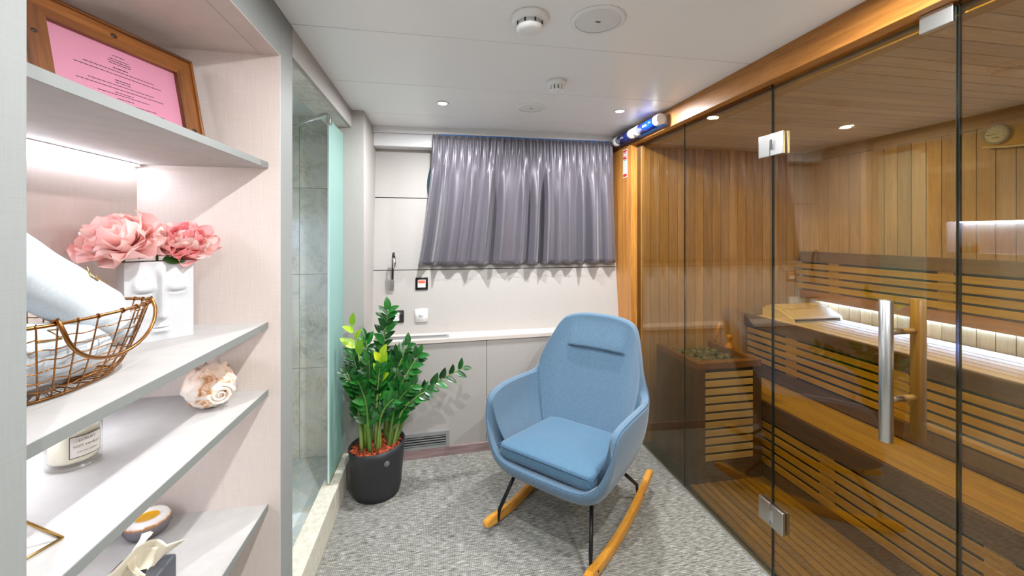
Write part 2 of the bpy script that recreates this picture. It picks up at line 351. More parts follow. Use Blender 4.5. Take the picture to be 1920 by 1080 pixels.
tag(box('trim_2', -.466, .02, 2.960, 3.10, 2.130, 2.245, M['white_trim'], bev=.003), 'white boxed cornice above the wall left of the curtain', 'trim', kind='structure')
# pilaster at the end of the shower
pl = empty('wall_pilaster', (-.54, 2.8, 0)); tag(pl, 'beige linen pilaster between shower and back wall', 'wall', kind='structure')
box('pilaster_core', -.66, -.466, 2.592, 3.25, 0, CEIL+.06, M['linen_wall'], pl)
# left wall beside the bookcase, wall behind the photographer
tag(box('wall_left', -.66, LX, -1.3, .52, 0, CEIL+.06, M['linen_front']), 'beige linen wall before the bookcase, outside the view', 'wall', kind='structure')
tag(box('wall_front', -.66, SWX+.1, -1.38, -1.3, 0, CEIL+.06, M['linen_wall']), 'beige wall behind the viewer', 'wall', kind='structure')
tag(box('wall_right', GX, GX+.08, -1.3, YN-.03, 0, CEIL+.06, M['linen_wall']), 'beige wall before the sauna front', 'wall', kind='structure')
# ---- sauna shell
tag(box('trim_3', BX, GX+.03, YN-.03, 3.08, 2.150, CEIL+.004, M['beam_y'], bev=.002), 'amber oak beam along the top of the sauna glass', 'beam', kind='structure')
co = ngon_prism('trim_4', [(2.705, 0), (2.705, 2.152), (YB(2.152)+.02, 2.152), (YB(0)+.02, 0)], 'x', BX, GX+.01, M['beam_z']); tag(co, 'amber oak post between curtain and sauna glass', 'post', kind='structure')
sb = empty('wall_sauna_back', (2.1, 2.7, 0)); tag(sb, 'back wall of the sauna in upright alder boards', 'wall', kind='structure')
slab('wall_core', GX, SWX+.08, 0, 2.2, lambda z: YS(z)+.014, .06, M['dark_wood_z'], sb)
n = 19; pw_ = (SWX-GX)/n
x0, x1 = GX, GX+pw_; bd = slab('board', x0+.0018, x1-.0018, 0, 2.13, YS, .013, M['sauna_v'], sb)
for i in range(1, n):
    o = bpy.data.objects.new('board', bd.data); COL.objects.link(o); o.location = bd.location+Vector((pw_*i, 0, 0)); adopt(o, sb)
sr = empty('wall_sauna_right', (SWX, 1, 0)); tag(sr, 'right wall of the sauna in upright alder boards', 'wall', kind='structure')
box('wall_core', SWX+.014, SWX+.08, YN, 2.95, 0, 2.2, M['dark_wood_z'], sr)
pitch = .0735; y = 2.212+pitch*6; first = None
while y > YN+pitch:
    if first is None: first = box('board', SWX, SWX+.013, y-pitch+.0018, y-.0018, 0, 2.045, M['sauna_v'], sr)
    else:
        o = bpy.data.objects.new('board', first.data); COL.objects.link(o); o.location = (first.location.x, y-pitch/2, first.location.z); adopt(o, sr)
    y -= pitch
box('top_rail', SWX-.006, SWX+.013, YN, 2.646, 2.048, 2.13, M['sauna_y'], sr)
tag(box('wall_sauna_near', GX+.02, SWX+.08, YN-.05, YN, 0, 2.2, M['sauna_v']), 'near wall of the sauna, behind the viewer', 'wall', kind='structure')
sc_ = empty('ceiling_sauna', (2.1, 1.2, SCZ)); tag(sc_, 'sauna ceiling of narrow pale alder boards', 'ceiling', kind='structure')
box('ceiling_core', GX+.03, SWX+.08, YN, 2.95, SCZ+.014, 2.2, M['dark_wood_y'], sc_)
box('edge_board', GX+.03, GX+.085, YN, 2.646, SCZ-.004, SCZ+.013, M['sauna_y'], sc_)
first = None; y = .934+.0695*25
while y > YN+.07:
    if first is None: first = box('board', GX+.087, SWX, y-.0695+.0022, y-.0022, SCZ, SCZ+.013, M['sauna_x'], sc_)
    else:
        o = bpy.data.objects.new('board', first.data); COL.objects.link(o); o.location = (first.location.x, y-.0695/2, first.location.z); adopt(o, sc_)
    y -= .0695
fs = empty('floor_sauna', (1.7, 1, 0)); tag(fs, 'sauna floor under the duckboards', 'floor', kind='structure')
box('screed', GX-.0, SWX+.05, YN, 2.95, -.05, .002, M['dark_void'], fs)
# ---- shower shell
SXL, SYF = -1.15, 2.81
sh = empty('wall_shower', (-.9, 2.2, 0)); tag(sh, 'polished grey-green marble tiles lining the shower', 'wall', kind='structure')
ztile = [.03, .62, 1.235, 1.80, 2.36]; xt = [SXL, -.905, -.655]
for a, b in zip(xt, xt[1:]):
    for z0, z1 in zip(ztile, ztile[1:]): box('tile', a+.001, b-.001, SYF, SYF+.02, z0+.001, z1-.001, M['marble'], sh)
for y0, y1 in ((1.56, 1.96), (1.96, 2.52), (2.52, 2.81)):
    for z0, z1 in ((.03, .62), (.62, 1.35), (1.35, 1.60), (1.60, 2.36)):
        if (z0, y0) == (1.35, 1.96): continue
        box('tile', SXL-.02, SXL, y0+.001, y1-.001, z0+.001, z1-.001, M['marble'], sh)
box('tile', SXL, -.66, 1.54, 1.56, .03, 2.36, M['marble'], sh)
box('grout_core', SXL-.24, -.62, SYF+.02, SYF+.08, 0, 2.4, M['joint'], sh)
nc = empty('niche', (-1.2, 2.24, 1.47), parent=sh)
box('niche_back', SXL-.15, SXL-.13, 1.94, 2.54, 1.33, 1.62, M['ceramic'], nc); box('niche_sill', SXL-.13, SXL-.001, 1.94, 2.54, 1.33, 1.352, M['ceramic'], nc)
box('niche_top', SXL-.13, SXL-.001, 1.94, 2.54, 1.598, 1.62, M['ceramic'], nc); box('niche_side', SXL-.13, SXL-.001, 1.94, 1.962, 1.352, 1.598, M['ceramic'], nc); box('niche_side', SXL-.13, SXL-.001, 2.518, 2.54, 1.352, 1.598, M['ceramic'], nc)
box('led_strip', SXL-.12, SXL-.10, 1.98, 2.50, 1.588, 1.597, M['led_niche'], nc)
for i, (yy, m, h) in enumerate(((2.47, 'amber_bottle', .075), (2.42, 'teal_bottle', .085), (2.375, 'amber_bottle', .08))):
    o = lathe('toiletry_bottle', [(0, 0), (.018, 0), (.019, .004), (.019, h*.65), (.012, h*.78), (.008, h*.8), (.008, h), (0, h)], M[m], (SXL-.06, yy, 1.3525), n=16)
    tag(o, ['amber toiletry bottle at the end of the shower niche', 'teal toiletry bottle between two amber ones in the shower niche', 'amber toiletry bottle beside the teal one in the shower niche'][i], 'bottle', 'toiletry bottles in the shower niche')
tag(box('floor_shower', SXL, -.60, 1.56, SYF, .0, .03, M['marble_floor']), 'pale blue-grey marble shower floor', 'floor', kind='structure')
tag(box('ceiling_shower', SXL-.05, -.66, 1.5, SYF+.05, 2.36, 2.40, M['ceil']), 'white shower ceiling', 'ceiling', kind='structure')
hd = empty('trim_5', (-.6, 2.09, 2.158)); tag(hd, 'beige header over the shower opening with marble underside', 'header', kind='structure')
box('header_face', LX-.02, LX, 1.597, 2.592, 2.158, CEIL+.004, M['linen_wall'], hd); box('header_core', -.675, LX-.02, 1.597, 2.81, 2.168, 2.37, M['linen_wall'], hd)
for a, b in ((1.597, 1.93), (1.932, 2.262), (2.264, 2.592)): box('tile', -.675, LX-.02, a, b, 2.158, 2.168, M['marble'], hd)
kb = empty('shower_kerb', (-.58, 2.09, 0)); tag(kb, 'pale stone kerb along the foot of the shower', 'kerb', kind='structure')
for a, b in ((1.595, 2.21), (2.212, 2.43), (2.432, 2.59)): box('stone', -.625, LX, a, b, 0, .15, M['kerb_stone'], kb, bev=.002, seg=1)

# ============================================================ bookcase
BK = empty('built_in_bookcase', (-.75, 1.0, 0)); tag(BK, 'built-in beige linen bookcase with open lit shelves', 'bookcase')
box('back_panel', -.985, -.963, .5, 1.50, .0, CEIL, M['linen_shelf'], BK)
box('side_panel', -.963, LX, 1.48, 1.4835, 0, 2.112, M['linen_shelf'], BK)
box('side_panel', -.963, -.60, .515, .53, 0, 2.112, M['linen_shelf'], BK)
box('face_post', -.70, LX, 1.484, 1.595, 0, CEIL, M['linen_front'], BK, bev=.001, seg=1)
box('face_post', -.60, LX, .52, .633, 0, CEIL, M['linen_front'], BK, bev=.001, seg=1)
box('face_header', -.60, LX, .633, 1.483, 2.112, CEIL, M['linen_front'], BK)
box('header_lining', -.60, LX-.0005, .634, 1.4795, 2.1095, 2.1118, M['linen_shelf'], BK)
box('top_panel', -.963, -.601, .53, 1.48, 2.109, 2.13, M['linen_shelf'], BK)
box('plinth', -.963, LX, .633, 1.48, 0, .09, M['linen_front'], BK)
ZS = [1.723, 1.180, .950, .560, .22]
for z in ZS:
    sf = box('shelf', -.963, -.5775, .53, 1.4795, z, z+.02, M['linen_top'], BK)
    box('edge_band', -.5774, -.575, .634, 1.4795, z, z+.02, M['edge_grey'], sf)
S1, S2, S3, S4 = 1.743, 1.200, .970, .580
def led(z, y1, label):
    t = empty('led_light_bar', (-.952, 1.0, z)); tag(t, label, 'light', 'led bars under the bookcase shelves')
    box('profile', -.962, -.942, .55, y1, z-.004, z-.0002, M['white_trim'], t); box('diffuser', -.960, -.944, .552, y1-.002, z-.008, z-.0041, M['led_cool'], t); box('end_cap', -.962, -.942, y1, y1+.006, z-.008, z-.0002, M['grey_plastic'], t)
led(ZS[0], 1.46, 'slim led bar glowing above the flower vase'); led(2.109, 1.18, 'slim led bar at the top of the bookcase above the picture frame')
led(ZS[1], 1.30, 'slim led bar over the shelf with candle and seashell'); led(ZS[2], 1.30, 'slim led bar over the shelf with tissue box')
# ---- picture frame
PFa, PFb = Vector((-.868, .985, 0)), Vector((-.742, 1.40, 0))      # foot line, left to right
dx = (PFb-PFa).normalized(); nrm = Vector((dx.y, -dx.x, 0)).normalized()   # towards the room
tilt = math.radians(11); upv = (Vector((0, 0, 1))*math.cos(tilt)-nrm*math.sin(tilt)).normalized(); nn = dx.cross(upv).normalized()
if nn.dot(nrm) < 0: nn = -nn
W_, H_ = .405, .292
origin = PFb+Vector((0, 0, S1+.001))-dx*W_
MF = Matrix(((dx.x, upv.x, nn.x, origin.x), (dx.y, upv.y, nn.y, origin.y), (dx.z, upv.z, nn.z, origin.z), (0, 0, 0, 1)))
pf = bpy.data.objects.new('picture_frame', None); COL.objects.link(pf); pf.matrix_basis = MF; pf.empty_display_size = .05
tag(pf, 'rustic brown wooden frame holding a pink printed sheet on the top shelf', 'picture frame')
fw = .048
def fbar(name, pts, m):   # mitred bar, local x,y outline extruded in z, with outer lip
    o = ngon_prism(name, pts, 'z', 0, .02, m, pf, True); return o
fbar('frame_rail', [(0, 0), (W_, 0), (W_-fw, fw), (fw, fw)], M['frame_wood']); fbar('frame_rail', [(0, H_), (W_, H_), (W_-fw, H_-fw), (fw, H_-fw)], M['frame_wood'])
mv = wood('frame_wood_up', (78, 42, 18), (152, 94, 42), 'y', .35, .1)
fbar('frame_stile', [(0, 0), (0, H_), (fw, H_-fw), (fw, fw)], mv); fbar('frame_stile', [(W_, 0), (W_, H_), (W_-fw, H_-fw), (W_-fw, fw)], mv)
for (a, b, c_, d_) in ((-.006, W_+.006, H_, H_+.008), (W_, W_+.008, 0, H_+.008), (-.008, 0, 0, H_+.008)): box('outer_lip', a, b, c_, d_, -.006, .026, M['frame_wood'] if b-a > .1 else mv, pf, True, bev=.002)
box('backing', .004, W_-.004, .004, H_-.004, -.004, 0, M['knot'], pf, True)
pg = box('page', fw-.004, W_-fw+.004, fw-.004, H_-fw+.004, .001, .008, M['pink'], pf, True)
for (kx, ky, r) in ((.024, .10, .009), (.19, H_-.02, .008), (W_-.022, .07, .008), (.022, .2, .006)):
    lathe('knot', [(0, .0008), (r, .0006), (r*1.05, 0)], M['knot'], (kx, ky, .02), pf, True, n=14, scale=(1, .75, 1))
bm = bmesh.new(); cx = W_/2; rnd = random.Random(3)
def textline(y, wd, h=.0018, bold=False):
    x = cx-wd/2
    while x < cx+wd/2:
        l = rnd.uniform(.003, .011); l = min(l, cx+wd/2-x)
        bm_box(bm, x, x+l, y, y+h*(1.4 if bold else 1), .0082, .0086); x += l+.0018
for y, wd, bo in ((.222, .028, 0), (.212, .046, 0), (.206, .056, 0), (.200, .052, 0), (.188, .036, 1), (.180, .17, 0), (.170, .21, 0), (.155, .036, 1), (.149, .038, 0), (.141, .16, 0), (.131, .21, 0), (.121, .045, 0), (.115, .125, 0), (.105, .04, 0), (.095, .16, 0), (.086, .2, 0)): textline(y, wd, .0017, bo)
link('printed_text', from_bm('printed_text', bm), M['ink'], pg, True).matrix_parent_inverse = Matrix.Translation(-Vector(pg.location))
bpy.data.objects['printed_text']['kind'] = 'stuff'

# ============================================================ sauna glass front
GT, GB, TH = 2.150, .006, .008
def pane(name, y0, y1, z0, z1, parent, edges=(0, 0)):
    p = box(name, GX-TH/2, GX+TH/2, y0, y1, z0, z1, M['sauna_glass'], parent)
    if edges[0]: box('pane_edge', GX-TH/2-.0004, GX+TH/2+.0004, y0-.0012, y0, z0, z1, M['glass_edge'], p)
    if edges[1]: box('pane_edge', GX-TH/2-.0004, GX+TH/2+.0004, y1, y1+.0012, z0, z1, M['glass_edge'], p)
    return p
w1 = empty('window_1', (GX, 2.42, 0)); tag(w1, 'fixed bronze glass pane beside the oak post', 'glass panel', kind='structure'); pane('pane', 2.134, 2.712, GB, GT, w1, (1, 0))
w2 = empty('window_2', (GX, 1.8, 0)); tag(w2, 'fixed bronze glass pane hinged to the sauna door', 'glass panel', kind='structure'); pane('pane', 1.502, 2.130, GB, GT, w2, (1, 0))
w3 = empty('window_3', (GX, .2, 0)); tag(w3, 'bronze glass pane at the right of the sauna door', 'glass panel', kind='structure'); pane('pane', YN, .866, GB, GT, w3, (0, 1))
d1 = empty('door_1', (GX, 1.18, 0)); tag(d1, 'frameless bronze glass sauna door with steel bar handle', 'door', kind='structure'); pane('pane', .874, 1.496, .012, 2.138, d1, (1, 1))
for zc in (1.885, .283):
    hg = box('hinge', GX-.018, GX-TH/2, 1.432, 1.497, zc-.048, zc+.048, M['steel'], d1, bev=.002)
    box('hinge_plate', GX-.018, GX-TH/2, 1.5, 1.560, zc-.048, zc+.048, M['steel'], hg, bev=.002)
    box('knuckle', GX-.022, GX-.018, 1.478, 1.497, zc-.022, zc+.022, M['chrome'], hg, bev=.0015)
    box('hinge_backplate', GX+TH/2, GX+.018, 1.432, 1.560, zc-.048, zc+.048, M['steel'], hg, bev=.002)
hx, hy = GX-.062, 1.008
hb = lathe('handle', [(0, 0), (.0165, 0), (.0175, .001), (.0175, .437), (.0165, .438), (0, .438)], M['steel'], (hx, hy, .857), d1, n=32)
ib = lathe('inner_handle', [(0, 0), (.018, 0), (.019, .001), (.019, .437), (.018, .438), (0, .438)], M['sauna_v'], (GX+.062, hy, .857), d1, n=32)
for z in (.985, 1.195):
    tube('standoff', [(hx, hy, z), (GX-TH/2, hy, z)], .0095, M['steel'], hb, n=20); tube('standoff', [(GX+TH/2, hy, z), (GX+.062, hy, z)], .0095, M['sauna_v'], ib, n=20)
cb = box('pane_clamp', GX-.014, GX+.014, .874, .955, 2.095, 2.149, M['steel'], d1, bev=.002)
tag(box('trim_6', GX-.012, GX+.012, YN, 2.705, 0, .0055, M['alu']), 'thin metal channel along the foot of the sauna glass', 'channel', kind='structure')
# ---- sauna furniture
def slat_run(parent, name, x0, x1, y0, y1, zs, h, mat, gapmat=None):
    first = None
    for z in zs:
        if first is None: first = box(name, x0, x1, y0, y1, z, z+h, mat, parent, bev=.003, seg=1)
        else:
            o = bpy.data.objects.new(name, first.data); COL.objects.link(o); o.location = (first.location.x, first.location.y, z+h/2); adopt(o, parent)
UY = 2.56
ub = empty('upper_sauna_bench', (2.5, 1.1, 0)); tag(ub, 'upper sauna bench with pale slatted seat lit from behind', 'bench')
first = None; n = 7; wd = (SWX-.012-2.285)/n
for i in range(n): box('seat_plank', 2.287+wd*i+.0038, 2.287+wd*(i+1)-.0038, YN+.02, UY, .878, .903, M['bench_y'], ub, bev=.003, seg=1)
box('under_shade_sheet', 2.287, SWX-.014, YN+.02, UY, .868, .874, M['dark_void'], ub)  # black sheet added beneath so the plank gaps read as shade
box('front_rail', 2.258, 2.285, YN+.02, UY+.085, .817, .905, M['dark_wood_y'], ub, bev=.008, seg=3)
slat_run(ub, 'riser_slat', 2.264, 2.272, YN+.02, UY+.06, [.573+.0487*i for i in range(5)], .0365, M['sauna_y'])
box('base_rail', 2.262, 2.275, YN+.02, UY+.06, .483, .563, M['dark_wood_y'], ub)
box('riser_shade_sheet', 2.2765, 2.283, YN+.02, UY, .484, .876, M['dark_void'], ub)  # black sheet painting in the shade behind the riser slats
for yy in (-.3, .35, .98, 1.62, 2.25): box('riser_post', 2.2722, 2.2762, yy-.04, yy+.04, .484, .876, M['sauna_v'], ub)
box('end_panel', 2.30, SWX-.005, UY, UY+.02, .483, .90, M['dark_wood_z'], ub)
lb = empty('lower_sauna_bench', (2.1, 1, 0)); tag(lb, 'lower sauna bench stepping up below the upper bench', 'bench')
n = 4; wd = (2.262-1.962)/n
for i in range(n): box('seat_plank', 1.962+wd*i+.0008, 1.962+wd*(i+1)-.0008, YN+.02, 2.55, .452, .478, M['sauna_y'], lb, bev=.002, seg=1)
box('front_rail', 1.937, 1.961, YN+.02, 2.55, .372, .480, M['dark_wood_y'], lb, bev=.004)
slat_run(lb, 'riser_slat', 1.942, 1.950, YN+.02, 2.5, [.103+.0535*i for i in range(5)], .041, M['sauna_y'])
box('base_rail', 1.940, 1.954, YN+.02, 2.5, .004, .095, M['dark_wood_y'], lb); box('riser_shade_sheet', 1.9545, 1.961, YN+.02, 2.5, .004, .45, M['dark_void'], lb)  # riser gaps closed by a black sheet in place of shade
for yy in (-.2, .45, 1.08, 1.72, 2.35): box('riser_post', 1.9502, 1.9542, yy-.04, yy+.04, .096, .372, M['sauna_v'], lb)
br = empty('slatted_leaning_rail', (2.72, 1.1, 1)); tag(br, 'slatted wooden leaning rail fixed to the wall above the upper bench', 'rail')
BXF = 2.716
ngon_prism('top_rail', [(BXF, 1.292), (BXF+.022, 1.292), (BXF+.05, 1.366), (BXF+.030, 1.366)], 'y', YN+.02, 2.63, M['dark_wood_y'], br)
slat_run(br, 'slat', BXF-.006, BXF+.006, YN+.02, 2.64, [1.088+.0505*i for i in range(4)], .038, M['sauna_y'])
ngon_prism('bottom_rail', [(BXF-.004, 1.076), (BXF+.018, 1.076), (BXF+.034, 1.008), (BXF+.016, 1.008)], 'y', YN+.02, 2.62, M['beam_y'], br)
box('backrest_backing', BXF+.030, BXF+.034, YN+.02, 2.62, 1.06, 1.30, M['dark_wood_y'], br)
for yy in (-.2, .45, 1.10, 1.72, 2.35): box('bracket', BXF+.0062, BXF+.0295, yy-.035, yy+.035, 1.07, 1.295, M['sauna_v'], br)
box('bracket', BXF+.034, SWX-.001, 1.7, 1.74, 1.1, 1.2, M['sauna_v'], br); box('bracket', BXF+.034, SWX-.001, 0.4, .44, 1.1, 1.2, M['sauna_v'], br)
t = box('led_strip', SWX-.0125, SWX-.0005, YN+.05, 2.50, 1.012, 1.024, M['led_sauna']); tag(t, 'white led strip glowing under the slatted leaning rail', 'light')
# duckboard
db = empty('duckboard', (1.68, 1, 0)); tag(db, 'slatted wooden duckboard on the sauna floor', 'duckboard')
n = 11; wd = (1.935-1.438)/n; first = None
for i in range(n):
    if first is None: first = box('slat', 1.438+.004, 1.438+wd-.004, YN+.02, 2.105, .016, .032, M['duck_y'], db, bev=.002, seg=1)
    else:
        o = bpy.data.objects.new('slat', first.data); COL.objects.link(o); o.location = first.location+Vector((wd*i, 0, 0)); adopt(o, db)
for yy in (-.3, .4, 1.0, 1.6, 2.06): box('cross_batten', 1.445, 1.93, yy-.02, yy+.02, .003, .0155, M['dark_wood_x'], db)
# heater guard
HX0, HX1, HY0, HY1, HZ = 1.492, 1.925, 2.112, 2.56, .735
hg = empty('heater_guard', (1.7, 2.3, 0)); tag(hg, 'dark wooden heater guard with pale slatted front panel', 'heater guard')
for x in (HX0, HX1-.052): box('corner_post', x, x+.052, HY0, HY0+.03, .004, HZ-.04, M['dark_wood_z'], hg)
box('front_top_rail', HX0, HX1, HY0-.002, HY0+.045, HZ-.04, HZ, M['rail_wood'], hg, bev=.003); box('front_bottom_rail', HX0+.052, HX1-.052, HY0+.004, HY0+.025, .004, .14, M['dark_wood_x'], hg)
box('front_shade_sheet', HX0+.05, HX1-.05, HY0+.0165, HY0+.024, .14, HZ-.04, M['dark_void'], hg)  # black sheet stands in for the shade between the guard slats
first = None
for i in range(11):
    z = .147+.0490*i
    if first is None: first = box('slat', HX0+.052, HX1-.052, HY0+.006, HY0+.013, z, z+.036, M['sauna_x'], hg, bev=.002, seg=1)
    else:
        o = bpy.data.objects.new('slat', first.data); COL.objects.link(o); o.location = first.location+Vector((0, 0, .049*i)); adopt(o, hg)
box('side_panel', HX0, HX0+.02, HY0+.03, HY1, .004, HZ-.04, M['dark_wood_z'], hg); box('side_panel', HX1-.02, HX1, HY0+.03, HY1, .004, HZ-.04, M['dark_wood_z'], hg)
box('side_rail', HX0, HX0+.035, HY0+.045, HY1, HZ-.04, HZ, M['rail_wood'], hg, bev=.003); box('side_rail', HX1-.035, HX1, HY0+.045, HY1, HZ-.04, HZ, M['rail_wood'], hg, bev=.003)
ht = empty('sauna_heater', (1.7, 2.34, 0)); tag(ht, 'steel sauna heater filled with stones inside the wooden guard', 'heater')
box('casing', HX0+.05, HX1-.05, HY0+.075, HY1-.03, .06, .66, M['black_metal'], ht); 
for x in (HX0+.07, HX1-.09):
    for yy in (HY0+.09, HY1-.06): box('foot', x, x+.02, yy, yy+.02, .002, .06, M['black_metal'], ht)
rnd = random.Random(11)
k_ = 0
for i in range(6):
    for j in range(5):
        bm = bmesh.new(); bmesh.ops.create_icosphere(bm, subdivisions=1, radius=1)
        sc3 = Vector((rnd.uniform(.024, .028), rnd.uniform(.029, .034), rnd.uniform(.02, .026)))
        for q in bm.verts: q.co = Vector((q.co.x*sc3.x, q.co.y*sc3.y, q.co.z*sc3.z))*rnd.uniform(.82, 1.1)
        o = link('heater_stone', from_bm('heater_stone', bm), M['rock'], None, False, (HX0+.085+i*.053+rnd.uniform(-.002, .002), HY0+.12+j*.066+rnd.uniform(-.003, .003), .690+rnd.uniform(0, .012)), (rnd.uniform(-.3, .3), rnd.uniform(-.3, .3), rnd.uniform(0, 3)))
        tag(o, 'grey stone heaped in the top of the sauna heater', 'stone', 'stones in the sauna heater')
# headrest on the upper bench
hr = empty('sauna_headrest', (2.47, 2.40, .905)); tag(hr, 'wedge-shaped wooden headrest at the end of the upper bench', 'headrest')
hp = [(2.30, .906), (2.72, .906), (2.72, .935), (2.42, .972), (2.34, .968)]
def wedge(name, y0, y1, zt0, zt1, m):   # slats follow the slope away from the viewer
    return ngon_prism(name, [(y0, .9235+zt0), (y1, .9235+zt1), (y1, .9235+zt1+.014), (y0, .9235+zt0+.014)], 'x', 2.335, 2.70, m, hr)
ngon_prism('side_cheek', [(2.28, .9045), (2.53, .9045), (2.53, .965), (2.46, .985), (2.38, .968), (2.285, .93)], 'x', 2.315, 2.335, M['bench_y'], hr)
ngon_prism('side_cheek', [(2.28, .9045), (2.53, .9045), (2.53, .965), (2.46, .985), (2.38, .968), (2.285, .93)], 'x', 2.70, 2.718, M['bench_y'], hr)
wedge('slat', 2.278, 2.365, .004, .040, M['bench_y']); wedge('slat', 2.371, 2.455, .042, .062, M['bench_y']); wedge('slat', 2.461, 2.53, .062, .040, M['bench_y'])
# ladle standing behind the guard
ld = empty('sauna_ladle', (1.93, 2.42, .735)); tag(ld, 'wooden sauna ladle resting on the heater guard', 'ladle')
tube('handle', [(1.905, 2.50, .742), (1.912, 2.495, .80), (1.935, 2.49, .88)], [.008, .007, .009], M['oak'], ld, n=12)
lathe('bowl', [(0, 0), (.028, 0), (.032, .008), (.018, .022), (.011, .04), (.012, .055), (.019, .072), (.017, .086), (0, .092)], M['oak'], (1.905, 2.36, .7355), ld, n=20)
# gauge board
gb = empty('sauna_gauge_board', (2.76, 1.5, 1.95)); tag(gb, 'wooden board with round thermometer and hygrometer high on sauna wall', 'gauge')
bm = bmesh.new(); N = 14; y0, y1 = 1.585, 1.28
vb = [(y0+(y1-y0)*i/N, 1.945-.018*math.sin(PI*i/N)) for i in range(N+1)]; vt = [(y1, 2.06), (y0, 2.06)]
ngon_prism('board', vb+vt, 'x', SWX-.0225, SWX-.0065, M['sauna_y'], gb)
tube('bottom_moulding', [(SWX-.026, y, z) for y, z in vb], .005, M['bench_y'], gb, n=8)
for yy in (1.532, 1.372):
    g = lathe('gauge', [(0, 0), (.048, 0), (.05, .003), (.05, .012), (.044, .015), (.042, .011), (0, .011)], M['grey_plastic'], (SWX-.0225, yy, 2.0), gb, rot=(0, -PI/2, 0), n=36)
    lathe('dial', [(0, .0005), (.041, .0005)], M['dial'], (SWX-.0335, yy, 2.0), g, rot=(0, -PI/2, 0), n=32)
    box('needle', SWX-.036, SWX-.0348, yy-.001, yy+.03, 1.9985, 2.0010, M['black_plastic'], g)
    for i in range(9):
        a = PI*(-.15+1.3*i/8); box('tick', SWX-.0358, SWX-.0347, yy+.034*math.cos(a)-.0022, yy+.034*math.cos(a)+.0022, 2+.034*math.sin(a)-.0014, 2+.034*math.sin(a)+.0014, M['black_plastic'], g)
    box('dial_text', SWX-.0358, SWX-.0347, yy-.014, yy+.014, 1.981, 1.984, M['black_plastic'], g)

# ============================================================ lamps
def downlight(name, x, y, z, label, watts, size, col, ring, group):
    t = empty(name, (x, y, z)); tag(t, label, 'downlight', group)
    lathe('trim_ring', [(.026, -.0005), (.036, -.0005), (.037, -.003), (.030, -.006), (.026, -.003)], M[ring], (x, y, z), t, n=28)
    lathe('lens', [(0, -.0035), (.026, -.0035)], M['lens'], (x, y, z), t, n=24)
    L = bpy.data.lights.new('bulb', 'AREA'); L.shape = 'DISK'; L.size = size; L.energy = watts; L.color = col; L.spread = math.radians(178)
    o = bpy.data.objects.new('bulb', L); COL.objects.link(o); o.location = (x, y, z-.012); adopt(o, t)
    return t
g = 'recessed ceiling downlights'
downlight('downlight', .015, 2.36, CEIL, 'round ceiling downlight above the potted plant', CABIN_W, .05, (.97, .985, 1), 'white_trim', g)
downlight('downlight', 1.10, 2.314, CEIL, 'round ceiling downlight beside the oak beam and curtain', CABIN_W, .05, (.97, .985, 1), 'white_trim', g)
for x, y, l in ((.10, .95, 'ceiling downlight out of view near the bookcase'), (1.05, .85, 'ceiling downlight out of view near the sauna door'), (.1, -.5, 'ceiling downlight behind the viewer on the bookcase side'), (1.05, -.5, 'ceiling downlight behind the viewer on the sauna side')):
    downlight('downlight', x, y, CEIL, l, CABIN_W, .05, (.97, .985, 1), 'white_trim', g)
g = 'sauna ceiling downlights'
downlight('sauna_downlight', 2.312, 1.91, SCZ, 'small round downlight in the sauna ceiling', SAUNA_W, .05, (1, .90, .76), 'white_trim', g)
downlight('sauna_downlight', 2.312, .55, SCZ, 'second sauna downlight out of view to the right', SAUNA_W, .05, (1, .90, .76), 'white_trim', g)
downlight('shower_downlight', -.9, 2.15, 2.36, 'round downlight in the shower ceiling', SHOWER_W, .05, (1, .97, .94), 'white_trim', None)
# ---- ceiling fittings
t = empty('smoke_detector', (.312, 1.372, CEIL)); tag(t, 'large white smoke detector with dark vent ring on the ceiling', 'detector')
lathe('base', [(0, 0), (.066, -.0005), (.068, -.006), (.060, -.017), (.050, -.022), (0, -.022)], M['white_plastic'], (.312, 1.372, CEIL), t, n=40)
lathe('vent_ring', [(.044, -.0215), (.046, -.034), (0, -.034)], M['grey_plastic'], (.312, 1.372, CEIL), t, n=40)
for i in range(8): a = 2*PI*i/8+.2; box('vent_fin', .312+.046*math.cos(a)-.0025, .312+.046*math.cos(a)+.0025, 1.372+.046*math.sin(a)-.0025, 1.372+.046*math.sin(a)+.0025, CEIL-.034, CEIL-.0215, M['black_plastic'], t)
lathe('cap', [(.040, -.0335), (.047, -.036), (.046, -.045), (.034, -.050), (0, -.051)], M['white_plastic'], (.312, 1.372, CEIL), t, n=40)
t = empty('heat_detector', (.575, 1.925, CEIL)); tag(t, 'small slotted white detector near the middle of the ceiling', 'detector')
lathe('base', [(0, 0), (.048, -.0005), (.049, -.018), (.045, -.024), (0, -.024)], M['white_plastic'], (.575, 1.925, CEIL), t, n=36)
lathe('sensor_core', [(.022, -.0235), (.022, -.046), (0, -.046)], M['grey_plastic'], (.575, 1.925, CEIL), t, n=24)
for i in range(10): a = 2*PI*i/10; box('cage_fin', .575+.030*math.cos(a)-.005, .575+.030*math.cos(a)+.005, 1.925+.030*math.sin(a)-.005, 1.925+.030*math.sin(a)+.005, CEIL-.046, CEIL-.0235, M['white_plastic'], t, bev=.001, seg=1)
lathe('cap', [(.034, -.0455), (.034, -.049), (.022, -.054), (0, -.055)], M['white_plastic'], (.575, 1.925, CEIL), t, n=28)
